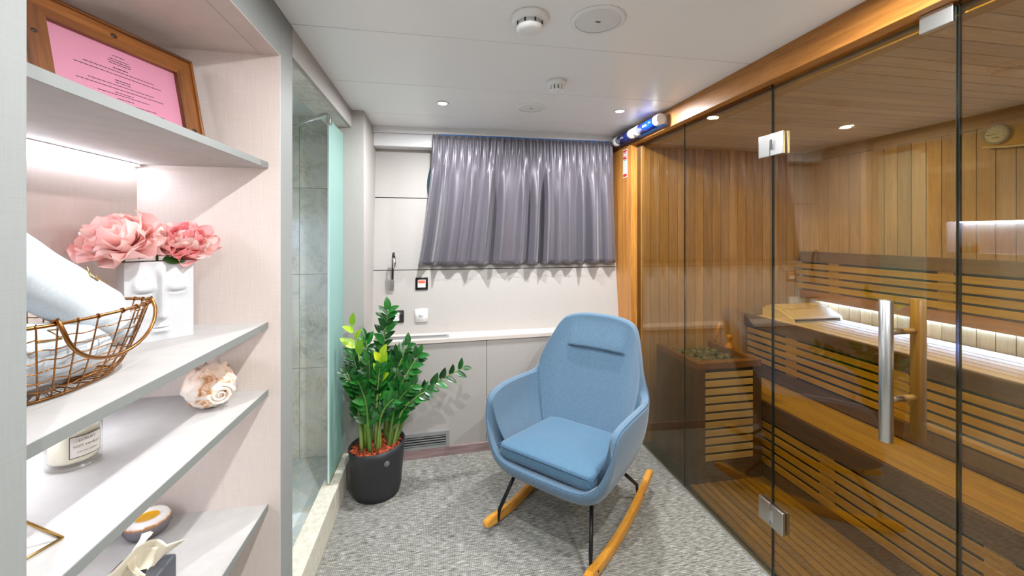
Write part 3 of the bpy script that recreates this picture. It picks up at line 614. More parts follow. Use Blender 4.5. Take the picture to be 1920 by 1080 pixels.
def speaker(x, y, r, label):
    t = empty('ceiling_speaker', (x, y, CEIL)); tag(t, label, 'speaker', 'ceiling speakers')
    lathe('rim', [(r*.83, -.0005), (r, -.0005), (r, -.003), (r*.93, -.006), (r*.83, -.0045)], M['white_plastic'], (x, y, CEIL), t, n=48)
    lathe('grille', [(0, -.0052), (r*.6, -.0048), (r*.825, -.0035)], M['grille_white'], (x, y, CEIL), t, n=48)
    box('badge', x-.009, x+.009, y-.003, y+.003, CEIL-.0066, CEIL-.0052, M['black_plastic'], t)
speaker(.557, 1.348, .098, 'large round ceiling speaker beside the smoke detector'); speaker(.544, 2.354, .085, 'round ceiling speaker between the two downlights')

# ============================================================ back wall
cu = empty('curtain', (.6, 2.88, 1.28)); tag(cu, 'grey satin pleated curtain hanging in front of the window', 'curtain')
NX, NZ, NP = 440, 30, 26
bm = bmesh.new(); rows = []
rnd = random.Random(5); ph = [rnd.uniform(-.8, .8) for _ in range(40)]; am = [rnd.uniform(.6, 1.25) for _ in range(40)]
def smooth(a, b, x): x = min(max((x-a)/(b-a), 0), 1); return x*x*(3-2*x)
for j in range(NZ+1):
    f = j/NZ; z = 2.208+(1.274-2.208)*f; row = []
    xa = -.052-.108*f**1.6; xb = 1.318+.034*f
    for i in range(NX+1):
        s = i/NX; x = xa+(xb-xa)*s; q = s*NP; k = int(q) % 40; fr = q-int(q)
        kk = (s*NP*.52+.35*math.sin(s*9)) 
        pin = math.exp(-((fr-.5)/.14)**2)*.030*am[k]*(1-smooth(.10, .30, f))*smooth(-.05, .02, f)+.006*math.sin(2*PI*q*2)*(1-smooth(0, .2, f))
        wave = (.034*math.sin(2*PI*kk)+.010*math.sin(2*PI*kk*1.6+1.3))*(.75+.4*math.sin(s*23+1))*smooth(.06, .55, f)*(1+.25*f)
        yb = 2.905+.012*f
        row.append(bm.verts.new((x+.008*math.sin(2*PI*kk+2)*f, yb-pin-wave-.012*f, z+.0015*math.sin(kk*6))))
    rows.append(row)
for A, B in zip(rows, rows[1:]):
    for i in range(NX): bm.faces.new((A[i], A[i+1], B[i+1], B[i]))
cl = link('cloth', from_bm('cloth', bm, True), M['satin'], cu); solid(cl, .002)
hem = []
bm = bmesh.new()
bm_tube(bm, [(-.148+(1.342+.148)*i/60, 2.876-.004*math.sin(i*1.4), 1.305) for i in range(61)], .0008, 5); link('hem_stitch', from_bm('hem_stitch', bm), M['black_plastic'], cu)
box('blue_daylight_strip', .0, 1.30, 2.930, 2.950, 2.200, 2.2215, M['bright_blue'], cu)  # no real track: added blue strip, coloured as daylight glimpsed above the curtain
t = empty('window_4', (.55, 3.03, 1.85)); tag(t, 'round porthole mostly hidden behind the curtain', 'window', kind='structure')
o = lathe('porthole_rim', [(.36, 0), (.42, 0), (.425, -.012), (.40, -.028), (.36, -.028)], M['porthole'], (.33, YB(1.86)-.001, 1.86), t, rot=(PI/2+.124, 0, 0), n=64); o.rotation_euler = (-PI/2-.124, 0, 0)
o2 = lathe('porthole_pane', [(0, -.002), (.362, -.002)], M['night_glass'], (.33, YB(1.86)-.001, 1.86), t, n=64); o2.rotation_euler = (-PI/2-.124, 0, 0)
for q_ in (o, o2): q_.rotation_euler = (PI/2-.124, 0, 0); q_.scale = (1, 1, -1)
def wp(x, z, off=0): return Vector((x, YB(z)-off, z))
# switch
def wall_plate(name, x, z, w_, h_, th, mat, parent):
    bm = bmesh.new(); bm_box(bm, -w_/2, w_/2, -th, 0, -h_/2, h_/2); bmesh.ops.bevel(bm, geom=bm.edges[:], offset=.003, segments=2, affect='EDGES')
    return link(name, from_bm(name, bm, True), mat, parent, False, wp(x, z, .0005), (-.1244, 0, 0))
def on_plate(name, x, z, w_, h_, th, off, mat, parent):
    bm = bmesh.new(); bm_box(bm, -w_/2, w_/2, -th-off, -off, -h_/2, h_/2); return link(name, from_bm(name, bm), mat, parent, False, wp(x, z, .0005), (-.1244, 0, 0))
t = empty('light_switch', wp(-.13, 1.14)); tag(t, 'black-framed light switch with red and white rocker', 'switch')
wall_plate('frame', -.130, 1.140, .088, .088, .010, M['black_plastic'], t); on_plate('rocker', -.130, 1.140, .054, .054, .003, .0102, M['white_plastic'], t); on_plate('red_legend', -.130, 1.153, .048, .022, .001, .0134, M['orange_red'], t)
t = empty('thermostat', wp(-.131, .917)); tag(t, 'white square thermostat with round knob on the wall', 'thermostat')
wall_plate('plate', -.131, .917, .088, .094, .012, M['white_plastic'], t); o = lathe('knob', [(0, 0), (.015, 0), (.014, .010), (0, .011)], M['white_plastic'], wp(-.131, .925, .0125), t, n=24); o.rotation_euler = (PI/2-.124, 0, 0)
o = lathe('knob_ring', [(.0155, 0), (.017, 0), (.017, .001), (.0155, .001)], M['grey_plastic'], wp(-.131, .925, .0127), t, n=24); o.rotation_euler = (PI/2-.124, 0, 0)
on_plate('dial_button', -.158, .893, .012, .012, .001, .0122, M['grey_plastic'], t)
t = empty('shaver_socket', wp(-.32, .914)); tag(t, 'black-framed white socket plate partly behind the plant', 'socket')
wall_plate('frame', -.318, .914, .132, .086, .010, M['black_plastic'], t); on_plate('insert', -.326, .914, .085, .056, .003, .0102, M['white_plastic'], t)
for dx_ in (-.022, .022):
    o = lathe('socket_ring', [(.0165, 0), (.019, 0), (.019, .0012), (.0165, .0012)], M['black_plastic'], wp(-.326+dx_, .916, .0137), t, n=24); o.rotation_euler = (PI/2-.124, 0, 0)
    for d2 in (-.006, .006): on_plate('pin_hole', -.326+dx_+d2, .916, .004, .004, .0006, .0133, M['black_plastic'], t)
t = empty('reading_lamp', wp(-.335, 1.14)); tag(t, 'black flexible reading lamp with silver head on the wall', 'lamp')
box('wall_mount', -.352, -.320, YB(1.13)-.03, YB(1.13)+.004, 1.108, 1.176, M['chrome'], t, bev=.003)
bx_ = -.336; tube('gooseneck', [(bx_+.004, YB(1.17)-.018, 1.17), (bx_+.006, YB(1.2)-.03, 1.23), (bx_+.008, YB(1.3)-.045, 1.31), (bx_+.012, YB(1.35)-.075, 1.355), (bx_+.018, YB(1.37)-.10, 1.365), (bx_+.024, YB(1.36)-.118, 1.335)], .0075, M['black_plastic'], t, n=12)
tube('lamp_head', [(bx_+.024, YB(1.36)-.118, 1.335), (bx_+.027, YB(1.36)-.122, 1.262)], .011, M['chrome'], t, n=16)
# ledge grille, low vent
t = empty('ledge_grille', (-.1, 2.82, .79)); tag(t, 'long silver air grille set into the ledge behind the plant', 'vent')
gy0, gy1 = YL(-.1)+.035, YL(-.1)+.105
box('grille_frame', -.44, .062, gy0, gy0+.010, .7905, .796, M['alu'], t); box('grille_frame', -.44, .062, gy1-.010, gy1, .7905, .796, M['alu'], t); box('grille_end', .045, .062, gy0+.01, gy1-.01, .7905, .796, M['alu'], t)
box('grille_void', -.43, .045, gy0+.01, gy1-.01, .7902, .791, M['dark_void'], t)
for i in range(3): box('louvre', -.43, .045, gy0+.013+.016*i, gy0+.021+.016*i, .791, .796, M['alu'], t)
t = empty('low_vent', (-.12, 2.72, .11)); tag(t, 'rectangular aluminium vent above the skirting beside the pot', 'vent')
def vb_(name, x0, x1, z0, z1, f0, f1, m): return lowbox(name, x0, x1, z0, z1, .012-f1, f1-f0, m, t)
vb_('vent_back', -.30, .052, .066, .160, .0002, .001, M['dark_void'])
for a in ((-.31, .062, .145, .168), (-.31, .062, .060, .078)): vb_('vent_frame', a[0], a[1], a[2], a[3], .001, .011, M['alu'])
for a in ((-.31, -.29), (.04, .062)): vb_('vent_frame', a[0], a[1], .078, .145, .001, .011, M['alu'])
for i in range(4): vb_('louvre', -.29, .04, .082+.0165*i, .089+.0165*i, .0012, .009, M['alu'])
# life-saving tubes on the beam, sticker
def lifetube(y0, y1, mat, label):
    t = empty('signal_tube', (1.345, y0, 2.2)); tag(t, label, 'tube', 'blue tubes on the oak beam')
    R_ = .034; xc = BX-.046; zc = 2.203
    tube('tube_body', [(xc, y0+.05, zc), (xc, y1-.05, zc)], R_-.003, M[mat], t, n=28)
    for a, b in ((y0, y0+.052), (y1-.052, y1)): tube('end_cap', [(xc, a, zc), (xc, a+.003, zc), (xc, b-.003, zc), (xc, b, zc)], [R_-.003, R_, R_, R_-.003], M['white_plastic'], t, n=28)
    box('wall_bracket', xc+.01, BX-.0005, y0+.004, y1-.004, zc-.036, zc-.020, M['bright_blue'] if mat == 'blue_tube' else M['navy_tube'], t); box('end_bracket', xc+.01, BX-.0005, y0+.002, y0+.03, zc-.033, zc+.03, M['grey_plastic'], t)
    for i in range(2): box('print_mark', xc-R_+.0026, xc-R_+.0035, (y0+y1)/2-.03-.01*i, (y0+y1)/2+.015, zc-.004-.008*i, zc-.001-.008*i, M['white_plastic'], t)
lifetube(2.225, 2.545, 'blue_tube', 'bright blue clear tube with white caps on the oak beam'); lifetube(2.565, 2.862, 'navy_tube', 'navy blue tube with white caps beside the curtain top')
t = empty('safety_sticker', (BX, 2.80, 2.02)); tag(t, 'narrow red and white safety sticker on the oak post', 'sticker')
box('backing', BX-.0012, BX-.0002, 2.765, 2.835, 1.925, 2.135, M['white_plastic'], t); box('red_field', BX-.0018, BX-.0012, 2.769, 2.831, 2.062, 2.130, M['red'], t); box('red_field', BX-.0018, BX-.0012, 2.769, 2.831, 1.930, 1.952, M['red'], t)
box('pictogram', BX-.0023, BX-.0018, 2.776, 2.790, 2.072, 2.12, M['white_plastic'], t); box('pictogram', BX-.0023, BX-.0018, 2.806, 2.822, 2.08, 2.115, M['white_plastic'], t); box('pictogram', BX-.0023, BX-.0018, 2.79, 2.806, 2.092, 2.10, M['white_plastic'], t)
box('green_heading', BX-.0018, BX-.0012, 2.771, 2.829, 2.052, 2.058, M['green_print'], t)
for i in range(7): box('text_line', BX-.0018, BX-.0012, 2.775, 2.806, 1.962+.0125*i, 1.9655+.0125*i, M['grey_plastic'], t); box('green_mark', BX-.0018, BX-.0012, 2.814, 2.826, 1.961+.0125*i, 1.967+.0125*i, M['green_print'], t)
# ---- shower screen
t = empty('shower_screen', (-.59, 2.44, .15)); tag(t, 'frosted green glass shower screen standing on the stone kerb', 'shower screen')
box('frosted_pane', -.594, -.586, 2.285, 2.590, .1505, 2.117, M['frosted'], t); box('polished_edge', -.5945, -.5855, 2.280, 2.2848, .1505, 2.117, M['edge_mint'], t)
box('bottom_seal', -.596, -.584, 2.278, 2.592, .1502, .155, M['gold'], t)
box('clamp', -.602, -.578, 2.276, 2.306, 2.085, 2.135, M['chrome'], t, bev=.003); o = tube('screen_support_rod', [(-.605, 2.306, 2.145), (-1.09, 2.80, 2.145)], .009, M['chrome'], None, n=12); tag(o, 'slim chrome rod bracing the shower screen to the tiles', 'rod')

# ============================================================ rocking chair
CR = empty('rocking_armchair', (.676, 2.030, 0), math.radians(-46)); tag(CR, 'blue fabric rocking armchair on oak rockers', 'armchair')
half = [(0, -.322, .352), (-.15, -.320, .354), (-.235, -.312, .366), (-.295, -.300, .42), (-.343, -.280, .53), (-.365, -.235, .628), (-.380, -.13, .655), (-.386, 0, .655), (-.382, .12, .650), (-.356, .212, .664), (-.312, .275, .750), (-.278, .34, .850), (-.240, .40, .942), (-.195, .428, .980), (-.105, .446, 1.0), (0, .45, 1.004)]
base = [(0, -.275, .278), (-.12, -.273, .278), (-.19, -.262, .278), (-.228, -.242, .278), (-.25, -.205, .276), (-.262, -.15, .274), (-.265, -.08, .272), (-.265, 0, .272), (-.258, .07, .272), (-.24, .125, .272), (-.215, .165, .274), (-.185, .19, .276), (-.15, .205, .277), (-.11, .215, .278), (-.055, .22, .278), (0, .22, .278)]
NH = 90
def full(P):
    L = [cr(P, i/NH) for i in range(NH+1)]; return L+[Vector((-p.x, p.y, p.z)) for p in L[1:-1]][::-1]
rim, bot = full(half), full(base); NN = len(rim); TK = .060
bm = bmesh.new(); rows = []
def inward(p):
    wb_ = smooth(.16, .30, p.y); wf_ = 1-smooth(-.30, -.235, p.y)*smooth(.20, .33, abs(p.x)) if p.y < 0 else 0
    d_ = Vector((-math.copysign(1, p.x) if abs(p.x) > .02 else 0, 0, 0))*(1-wb_)*(1-wf_)+Vector((0, -1, .12))*wb_+Vector((0, 1, 0))*wf_
    return d_.normalized()
def swell(f, p):
    back = smooth(.12, .30, p.y); return (1-(1-f)**2.4)*(1-back)+(.35*f+.65*(1-(1-f)**1.7))*back
def outer(k, f):
    p, q = rim[k], bot[k]; g_ = swell(f, p); return Vector((q.x+(p.x-q.x)*g_, q.y+(p.y-q.y)*g_, q.z+(p.z-q.z)*f))
def inner(k, f):
    r0 = rim[k]; wa_ = (1-smooth(.16, .30, r0.y))*smooth(.20, .33, abs(r0.x))
    p = outer(k, f)+inward(r0)*(TK*(1-wa_)+wa_*(.034+.052*(1-f)**.9))
    if rim[k].y > .1 and abs(p.x) < .2 and p.z > .70:
        e = 1-smooth(.155, .19, abs(p.x)); up_ = smooth(.806, .812, p.z)*(1-smooth(.815, .985, p.z)); p.y -= .020*e*up_
        p.y += .006*e*math.exp(-((p.z-.802)/.007)**2)
    return p
for j in range(25): rows.append([outer(k, j/24*.985) for k in range(NN)])
for t_, lo in ((.05, .006), (.16, .001), (.5, 0), (.84, .001), (.95, .006)):
    row = []
    for k in range(NN):
        a_ = outer(k, 1); b_ = inner(k, 1); dn = (a_-outer(k, .93)).normalized(); row.append(a_+(b_-a_)*t_-dn*lo*1.4)
    rows.append(row)
for j in range(80): rows.append([inner(k, .985-(.985-.12)*j/79) for k in range(NN)])
rows = [[bm.verts.new(p) for p in r] for r in rows]
for A, B in zip(rows, rows[1:]):
    for k in range(NN): bm.faces.new((A[k], A[(k+1) % NN], B[(k+1) % NN], B[k]))
bm.faces.new(rows[0][::-1]); bm.faces.new(rows[-1])
shl = link('shell', from_bm('shell', bm, True), M['blue_fabric'], CR, True)
seam_ = [outer(k, .992)+(outer(k, 1)-inner(k, 1)).normalized()*-.004 for k in range(NN)]
tube('seam', seam_, .0016, M['seam'], shl, True, n=5, closed=True)
# seat cushion
bm = bmesh.new(); cp = [(-.262, -.288), (.262, -.288), (.225, .215), (-.225, .215)]
def cush(z, ins): return [bm.verts.new((x*(1-ins), y*(1-ins), z-.06*(y+.27))) for x, y in cpts]
cpts = []
for (x0, y0), (x1, y1) in zip(cp, cp[1:]+cp[:1]):
    for i in range(8): f = i/8; cpts.append((x0+(x1-x0)*f, y0+(y1-y0)*f))
R0 = [cush(z, i) for z, i in ((.352, .05), (.360, .0), (.415, .0), (.428, .012), (.434, .05), (.440, .25), (.443, .6))]
for A, B in zip(R0, R0[1:]):
    for i in range(len(A)): bm.faces.new((A[i], A[(i+1) % len(A)], B[(i+1) % len(A)], B[i]))
bm.faces.new(R0[0][::-1]); bm.faces.new(R0[-1])
sc2 = link('seat_cushion', from_bm('seat_cushion', bm, True), M['cushion_fabric'], CR, True); sub(sc2, 1)
pp = [(x*1.003, y*1.003, .420-.05*(y+.27)) for x, y in cpts]; tube('piping', pp, .0025, M['seam'], sc2, True, n=6, closed=True)
# rockers and legs
RC, RR_ = -.05, 1.42
def rz_(b): return RR_-math.sqrt(RR_**2-(b-RC)**2)
for sx in (-1, 1):
    bm = bmesh.new(); pr_ = []; N = 28
    for i in range(N+1):
        b = -.375+(.47+.375)*i/N; z = rz_(b)+.001; tang = math.atan2((b-RC), math.sqrt(RR_**2-(b-RC)**2)); nx, nz = -math.sin(tang), math.cos(tang)
        hh = .043*(1 if 1 < i < N-1 else (.93 if i in (1, N-1) else .7)); xc = sx*(.280+.02*(b+.0)); o0 = .0 if 1 <= i <= N-1 else .008
        pr_.append([bm.verts.new((xc-.016, b+nx*o0, z+nz*o0)), bm.verts.new((xc+.016, b+nx*o0, z+nz*o0)), bm.verts.new((xc+.016, b+nx*hh, z+nz*hh)), bm.verts.new((xc-.016, b+nx*hh, z+nz*hh))])
    for A, B in zip(pr_, pr_[1:]):
        for i in range(4): bm.faces.new((A[i], A[(i+1) % 4], B[(i+1) % 4], B[i]))
    bm.faces.new(pr_[0][::-1]); bm.faces.new(pr_[-1])
    bmesh.ops.recalc_face_normals(bm, faces=bm.faces)
    le = [e for e in bm.edges if len(e.link_faces) == 2 and e.calc_face_angle(0) > .8]
    bmesh.ops.bevel(bm, geom=le, offset=.004, segments=2, affect='EDGES')
    rk = link('rocker', from_bm('rocker', bm), M['oak'], CR, True)
    for b in (-.285, .30):
        q = Vector((sx*(.280+.02*b+.0165), b, rz_(b)+.024)); tube('bolt', [q-Vector((sx*.001, 0, 0)), q+Vector((sx*.0012, 0, 0))], .005, M['black_metal'], rk, True, n=10)
    for b, tp_ in ((-.285, (.205, -.165, .285)), (.30, (.20, .12, .285))):
        foot = Vector((sx*(.280+.02*b-.0215), b, rz_(b)+.012)); kn = foot+Vector((0, .004 if b < 0 else -.004, .055)); top = Vector((sx*tp_[0], tp_[1], tp_[2]))
        tube('leg', [foot, foot+(kn-foot)*.5, kn, kn+(top-kn)*.3, top], [.0045, .007, .0095, .0095, .0095], M['black_metal'], CR, True, n=12)
tube('underframe', [(-.205, -.165, .283), (.205, -.165, .283)], .009, M['black_metal'], CR, True); tube('underframe', [(-.20, .12, .283), (.20, .12, .283)], .009, M['black_metal'], CR, True)

# ============================================================ potted plant
PX, PY = -.362, 2.425
PT = empty('potted_plant', (PX, PY, 0)); tag(PT, 'glossy green leafy plant in a black pot beside the shower', 'potted plant')
bm = bmesh.new(); N = 48; prof = [(.118, .0), (.128, .004), (.137, .05), (.146, .15), (.154, .25), (.158, 1.0), (.150, 1.0), (.146, .27), (.10, .25)]
def ptz(x, z): return .284+.10*x if z == 1.0 else z
Rg = []
for r, z in prof:
    rr = []
    for i in range(N):
        a = 2*PI*i/N; x, y = r*math.cos(a), r*math.sin(a)*.96; zz = ptz(x, z)
        if z in (.27, .25) and r < .147: zz = (.258 if z == .27 else .25)+.10*x
        rr.append(bm.verts.new((x, y, zz+.0012)))
    Rg.append(rr)
for A, B in zip(Rg, Rg[1:]):
    for i in range(N): bm.faces.new((A[i], A[(i+1) % N], B[(i+1) % N], B[i]))
bm.faces.new(Rg[0][::-1])
pot = link('pot', from_bm('pot', bm, True), M['pot'], PT, True)
a = math.radians(-62); q = Vector((.1545*math.cos(a), .96*.1545*math.sin(a), .225))
o = lathe('emblem_ring', [(.0125, 0), (.0145, 0), (.0145, .001), (.0125, .001)], M['grey_plastic'], q, pot, True, n=24, rot=(PI/2, 0, a+PI/2)); o2 = lathe('emblem', [(.005, 0), (.0085, 0), (.0085, .001), (.005, .001)], M['grey_plastic'], q, pot, True, n=6, rot=(PI/2, 0, a+PI/2))
bm = bmesh.new(); c0 = bm.verts.new((0, 0, .262)); rr = [bm.verts.new((.147*math.cos(2*PI*i/32), .141*math.sin(2*PI*i/32), .262+.10*.147*math.cos(2*PI*i/32))) for i in range(32)]
for i in range(32): bm.faces.new((c0, rr[i], rr[(i+1) % 32]))
link('soil', from_bm('soil', bm), M['soil'], PT, True)
bm = bmesh.new(); rnd = random.Random(21)
for i in range(520):
    r = .138*math.sqrt(rnd.random()); a = rnd.uniform(0, 2*PI); x, y = r*math.cos(a), .95*r*math.sin(a)
    Mx = Matrix.Translation((x, y, .266+.10*x+rnd.uniform(0, .012))) @ Matrix.Rotation(rnd.uniform(0, 6.3), 4, 'Z') @ Matrix.Rotation(rnd.uniform(-.5, .5), 4, 'X') @ Matrix.Rotation(rnd.uniform(-.4, .4), 4, 'Y')
    bm_box(bm, -rnd.uniform(.006, .014), rnd.uniform(.006, .014), -.004, .004, -.0018, .0018, Mx)
mu = link('bark_mulch', from_bm('bark_mulch', bm), M['mulch'], PT, True); mu['kind'] = 'stuff'; mu['label'] = 'orange-brown bark chips'
# leaf meshes (length along +Y, unit 1)
def leaf_mesh(name, wid, fold, curl, mat):
    bm = bmesh.new(); N = 6; L, C_, R = [], [], []
    for i in range(N+1):
        f = i/N; ww_ = wid*(math.sin(PI*f**.8)**.8 if 0 < f < 1 else 0); z = -curl*f*f
        C_.append(bm.verts.new((0, f, z)))
        if 0 < f < 1: L.append(bm.verts.new((-ww_, f, z+fold*ww_))); R.append(bm.verts.new((ww_, f, z+fold*ww_)))
    for S in (L, R):
        bm.faces.new((C_[0], C_[1], S[0])); bm.faces.new((C_[N], C_[N-1], S[-1]))
        for i in range(N-2): bm.faces.new((C_[i+1], C_[i+2], S[i+1], S[i]))
    me = from_bm(name, bm, True); me.materials.append(mat); return me
LFM = [leaf_mesh('leaf', .25, .35, .12, M['leaf']), leaf_mesh('leaf', .27, .25, .2, M['leaf']), leaf_mesh('leaf', .22, .5, .05, M['leaf'])]
LFY = [leaf_mesh('leaf', .24, .3, .1, M['leaf_young'])]
PTW = Vector((PX, PY, 0))
stems = [  # base angle, base radius, tip pixel, tip depth, bend, leaves, leaf size, young, first leaf at
    (80, .03, 728, 580, 2.47, .02, 24, .084, 0, .34), (200, .06, 660, 608, 2.42, .03, 5, .088, 1, .78), (150, .05, 686, 632, 2.54, .02, 20, .078, 0, .34),
    (175, .08, 660, 655, 2.50, .05, 20, .072, 0, .28), (215, .09, 650, 698, 2.34, .06, 20, .066, 0, .24), (20, .06, 764, 646, 2.50, .03, 20, .078, 0, .30),
    (350, .08, 786, 664, 2.46, .05, 20, .076, 0, .28), (0, .10, 868, 690, 2.47, .06, 13, .080, 0, .52), (300, .04, 714, 668, 2.36, .01, 5, .092, 1, .72),
    (330, .08, 774, 722, 2.38, .05, 18, .070, 0, .24), (250, .08, 670, 712, 2.32, .03, 18, .070, 0, .24), (280, .06, 738, 748, 2.33, .03, 10, .066, 0, .30),
    (120, .07, 668, 668, 2.57, .03, 18, .074, 0, .32), (60, .07, 742, 664, 2.56, .03, 18, .076, 0, .32), (340, .10, 802, 732, 2.42, .05, 14, .068, 0, .28), (230, .05, 692, 676, 2.36, .02, 18, .074, 0, .32), (270, .04, 712, 690, 2.34, .02, 16, .07, 0, .32)]
rnd = random.Random(9)
for si, (ang, br_, tu, tv, ty, bend, nl, ls, young, f0) in enumerate(stems):
    a = math.radians(ang); b0 = Vector((br_*math.cos(a), br_*math.sin(a), .262)); tip = onY(tu, tv, ty)-PTW
    d_ = tip-b0; mid = b0+d_*.5+Vector((0, 0, .06))+Vector((-d_.x, -d_.y, 0))*.22
    pts = [cr([b0, b0+(mid-b0)*.55+Vector((0, 0, .02)), mid, mid+(tip-mid)*.5+Vector((0, 0, .012)), tip], i/14) for i in range(15)]
    L_ = (tip-b0).length
    st = tube('stem', pts, [(.0115 if not young else .010)*(1-.80*i/14) for i in range(15)], M['stem_young'] if young else M['stem'], PT, True, n=8)
    st.matrix_parent_inverse = Matrix()
    for k in range(nl):
        f = f0*.82+(1-f0*.82)*(k+.6)/nl; p = cr(pts, min(f, .999)); tg = (cr(pts, min(f+.02, .9999))-cr(pts, f-.02)).normalized()
        side = tg.cross(Vector((.25*math.sin(si*2.1), -1, .15))).normalized(); side = -side if k % 2 else side
        out = (side*(.70 if not young else .55)+tg*(.78 if k < nl-1 else 2.0)+Vector((rnd.uniform(-.25, .25), -.30+rnd.uniform(-.35, .35), rnd.uniform(-.1, .15)))).normalized()
        up = (tg*.5+Vector((0, -.9, .35))).normalized(); xa = out.cross(up).normalized(); za = xa.cross(out).normalized()
        sz = ls*1.14*rnd.uniform(.85, 1.12)*(1-.25*max(0, f-.8)/.2)
        me = rnd.choice(LFY if young else LFM)
        o = bpy.data.objects.new('leaf', me); COL.objects.link(o)
        mt = Matrix(((xa.x, out.x, za.x, p.x), (xa.y, out.y, za.y, p.y), (xa.z, out.z, za.z, p.z), (0, 0, 0, 1))) @ Matrix.Scale(sz, 4)
        o.parent = st; o.matrix_basis = Matrix.Translation(-Vector(st.location)) @ mt

# ============================================================ things on the shelves
# ---- face vase
VX0, VX1 = -.90, -.735; VYF = 1.335
VM = empty('face_vase', (-.801, 1.305, S2), math.radians(45)); tag(VM, 'white square vase with a calm face in relief holding pink peonies', 'vase')
hw, hd_, vh = .075, .040, .222
bm = bmesh.new(); NXv, NZv = 44, 56
def relief(x, z):   # x -1..1 , z 0..1
    r = 0
    nb = math.exp(-((x+.0)/.11)**2); nose = smooth(.26, .30, z)*(1-smooth(.80, .98, z)); r += .017*nb*nose*(1.25-.55*z)
    tip = math.exp(-(x/.17)**2-((z-.30)/.05)**2)*.010; r += tip
    for s in (-1, 1):
        ex = (x-s*.47)/.27; brow = math.exp(-((z-.82+.10*ex*ex)/.08)**2)*(1-smooth(.9, 1.5, abs(ex)))*.004; r += brow
        lid = math.exp(-ex**4-((z-.665)/.075)**2)*.011; r += lid
        r -= math.exp(-ex**4-((z-.605-.015*ex*ex)/.014)**2)*.006; r -= math.exp(-ex**2*.8-((z-.52)/.08)**2)*.002
    mo = math.exp(-(x/.24)**4); r += mo*(math.exp(-((z-.185)/.028)**2)+math.exp(-((z-.125)/.03)**2))*.008; r -= mo*math.exp(-((z-.155)/.009)**2)*.005
    return r
G = [[bm.verts.new((-hw+2*hw*i/NXv, -hd_-relief(-1+2*i/NXv, j/NZv), vh*j/NZv)) for i in range(NXv+1)] for j in range(NZv+1)]
for j in range(NZv):
    for i in range(NXv): bm.faces.new((G[j][i], G[j][i+1], G[j+1][i+1], G[j+1][i]))
def V(x, y, z): return bm.verts.new((x, y, z))
bl_, br2, tl_, tr_ = V(-hw, hd_, 0), V(hw, hd_, 0), V(-hw, hd_, vh), V(hw, hd_, vh)
it = .007; i0, i1, i2, i3 = V(-hw+it, -hd_+it, vh), V(hw-it, -hd_+it, vh), V(hw-it, hd_-it, vh), V(-hw+it, hd_-it, vh)
u0, u1, u2, u3 = V(-hw+it, -hd_+it, vh*.6), V(hw-it, -hd_+it, vh*.6), V(hw-it, hd_-it, vh*.6), V(-hw+it, hd_-it, vh*.6)
bm.faces.new([bl_, tl_]+[G[j][0] for j in range(NZv, -1, -1)]); bm.faces.new([tr_, br2]+[G[j][NXv] for j in range(NZv+1)])
bm.faces.new((bl_, br2, tr_, tl_)); bm.faces.new([br2, bl_]+[G[0][i] for i in range(NXv+1)])
bm.faces.new([i1, i0]+[G[NZv][i] for i in range(NXv+1)]); bm.faces.new((G[NZv][NXv], tr_, i2, i1)); bm.faces.new((tr_, tl_, i3, i2)); bm.faces.new((tl_, G[NZv][0], i0, i3))
for a, b, c_, d_ in ((i0, i1, u1, u0), (i1, i2, u2, u1), (i2, i3, u3, u2), (i3, i0, u0, u3), (u0, u1, u2, u3)): bm.faces.new((a, b, c_, d_))
me = from_bm('body', bm, True); 
try: me.set_sharp_from_angle(angle=.7)
except Exception: pass
link('body', me, M['ceramic'], VM, True, (0, 0, .0005))
# ---- peonies
def petal_mesh(name, wid, cup, ruf, seed, mat):
    r_ = random.Random(seed); bm = bmesh.new(); NU, NV = 6, 6; g_ = []
    p1, p2 = r_.uniform(0, 6), r_.uniform(0, 6)
    for j in range(NV+1):
        f = j/NV; row = []
        for i in range(NU+1):
            s = -1+2*i/NU; wv_ = wid*(.25+.95*math.sin(PI*min(1, f*.62+.06)))*(1-.35*max(0, f-.75)/.25*s*s)
            y = f*.05*(1-.42*s*s*f*f+.05*math.sin(5*s+p1)*f); z = cup*(s*s*.35*wv_/.02+f*f*1.1)*.02+ruf*f*f*math.sin(4.5*s+p2)*.006
            row.append(bm.verts.new((s*wv_, y, z)))
        g_.append(row)
    for A, B in zip(g_, g_[1:]):
        for i in range(NU): bm.faces.new((A[i], A[i+1], B[i+1], B[i]))
    me = from_bm(name, bm, True); me.materials.append(mat); return me
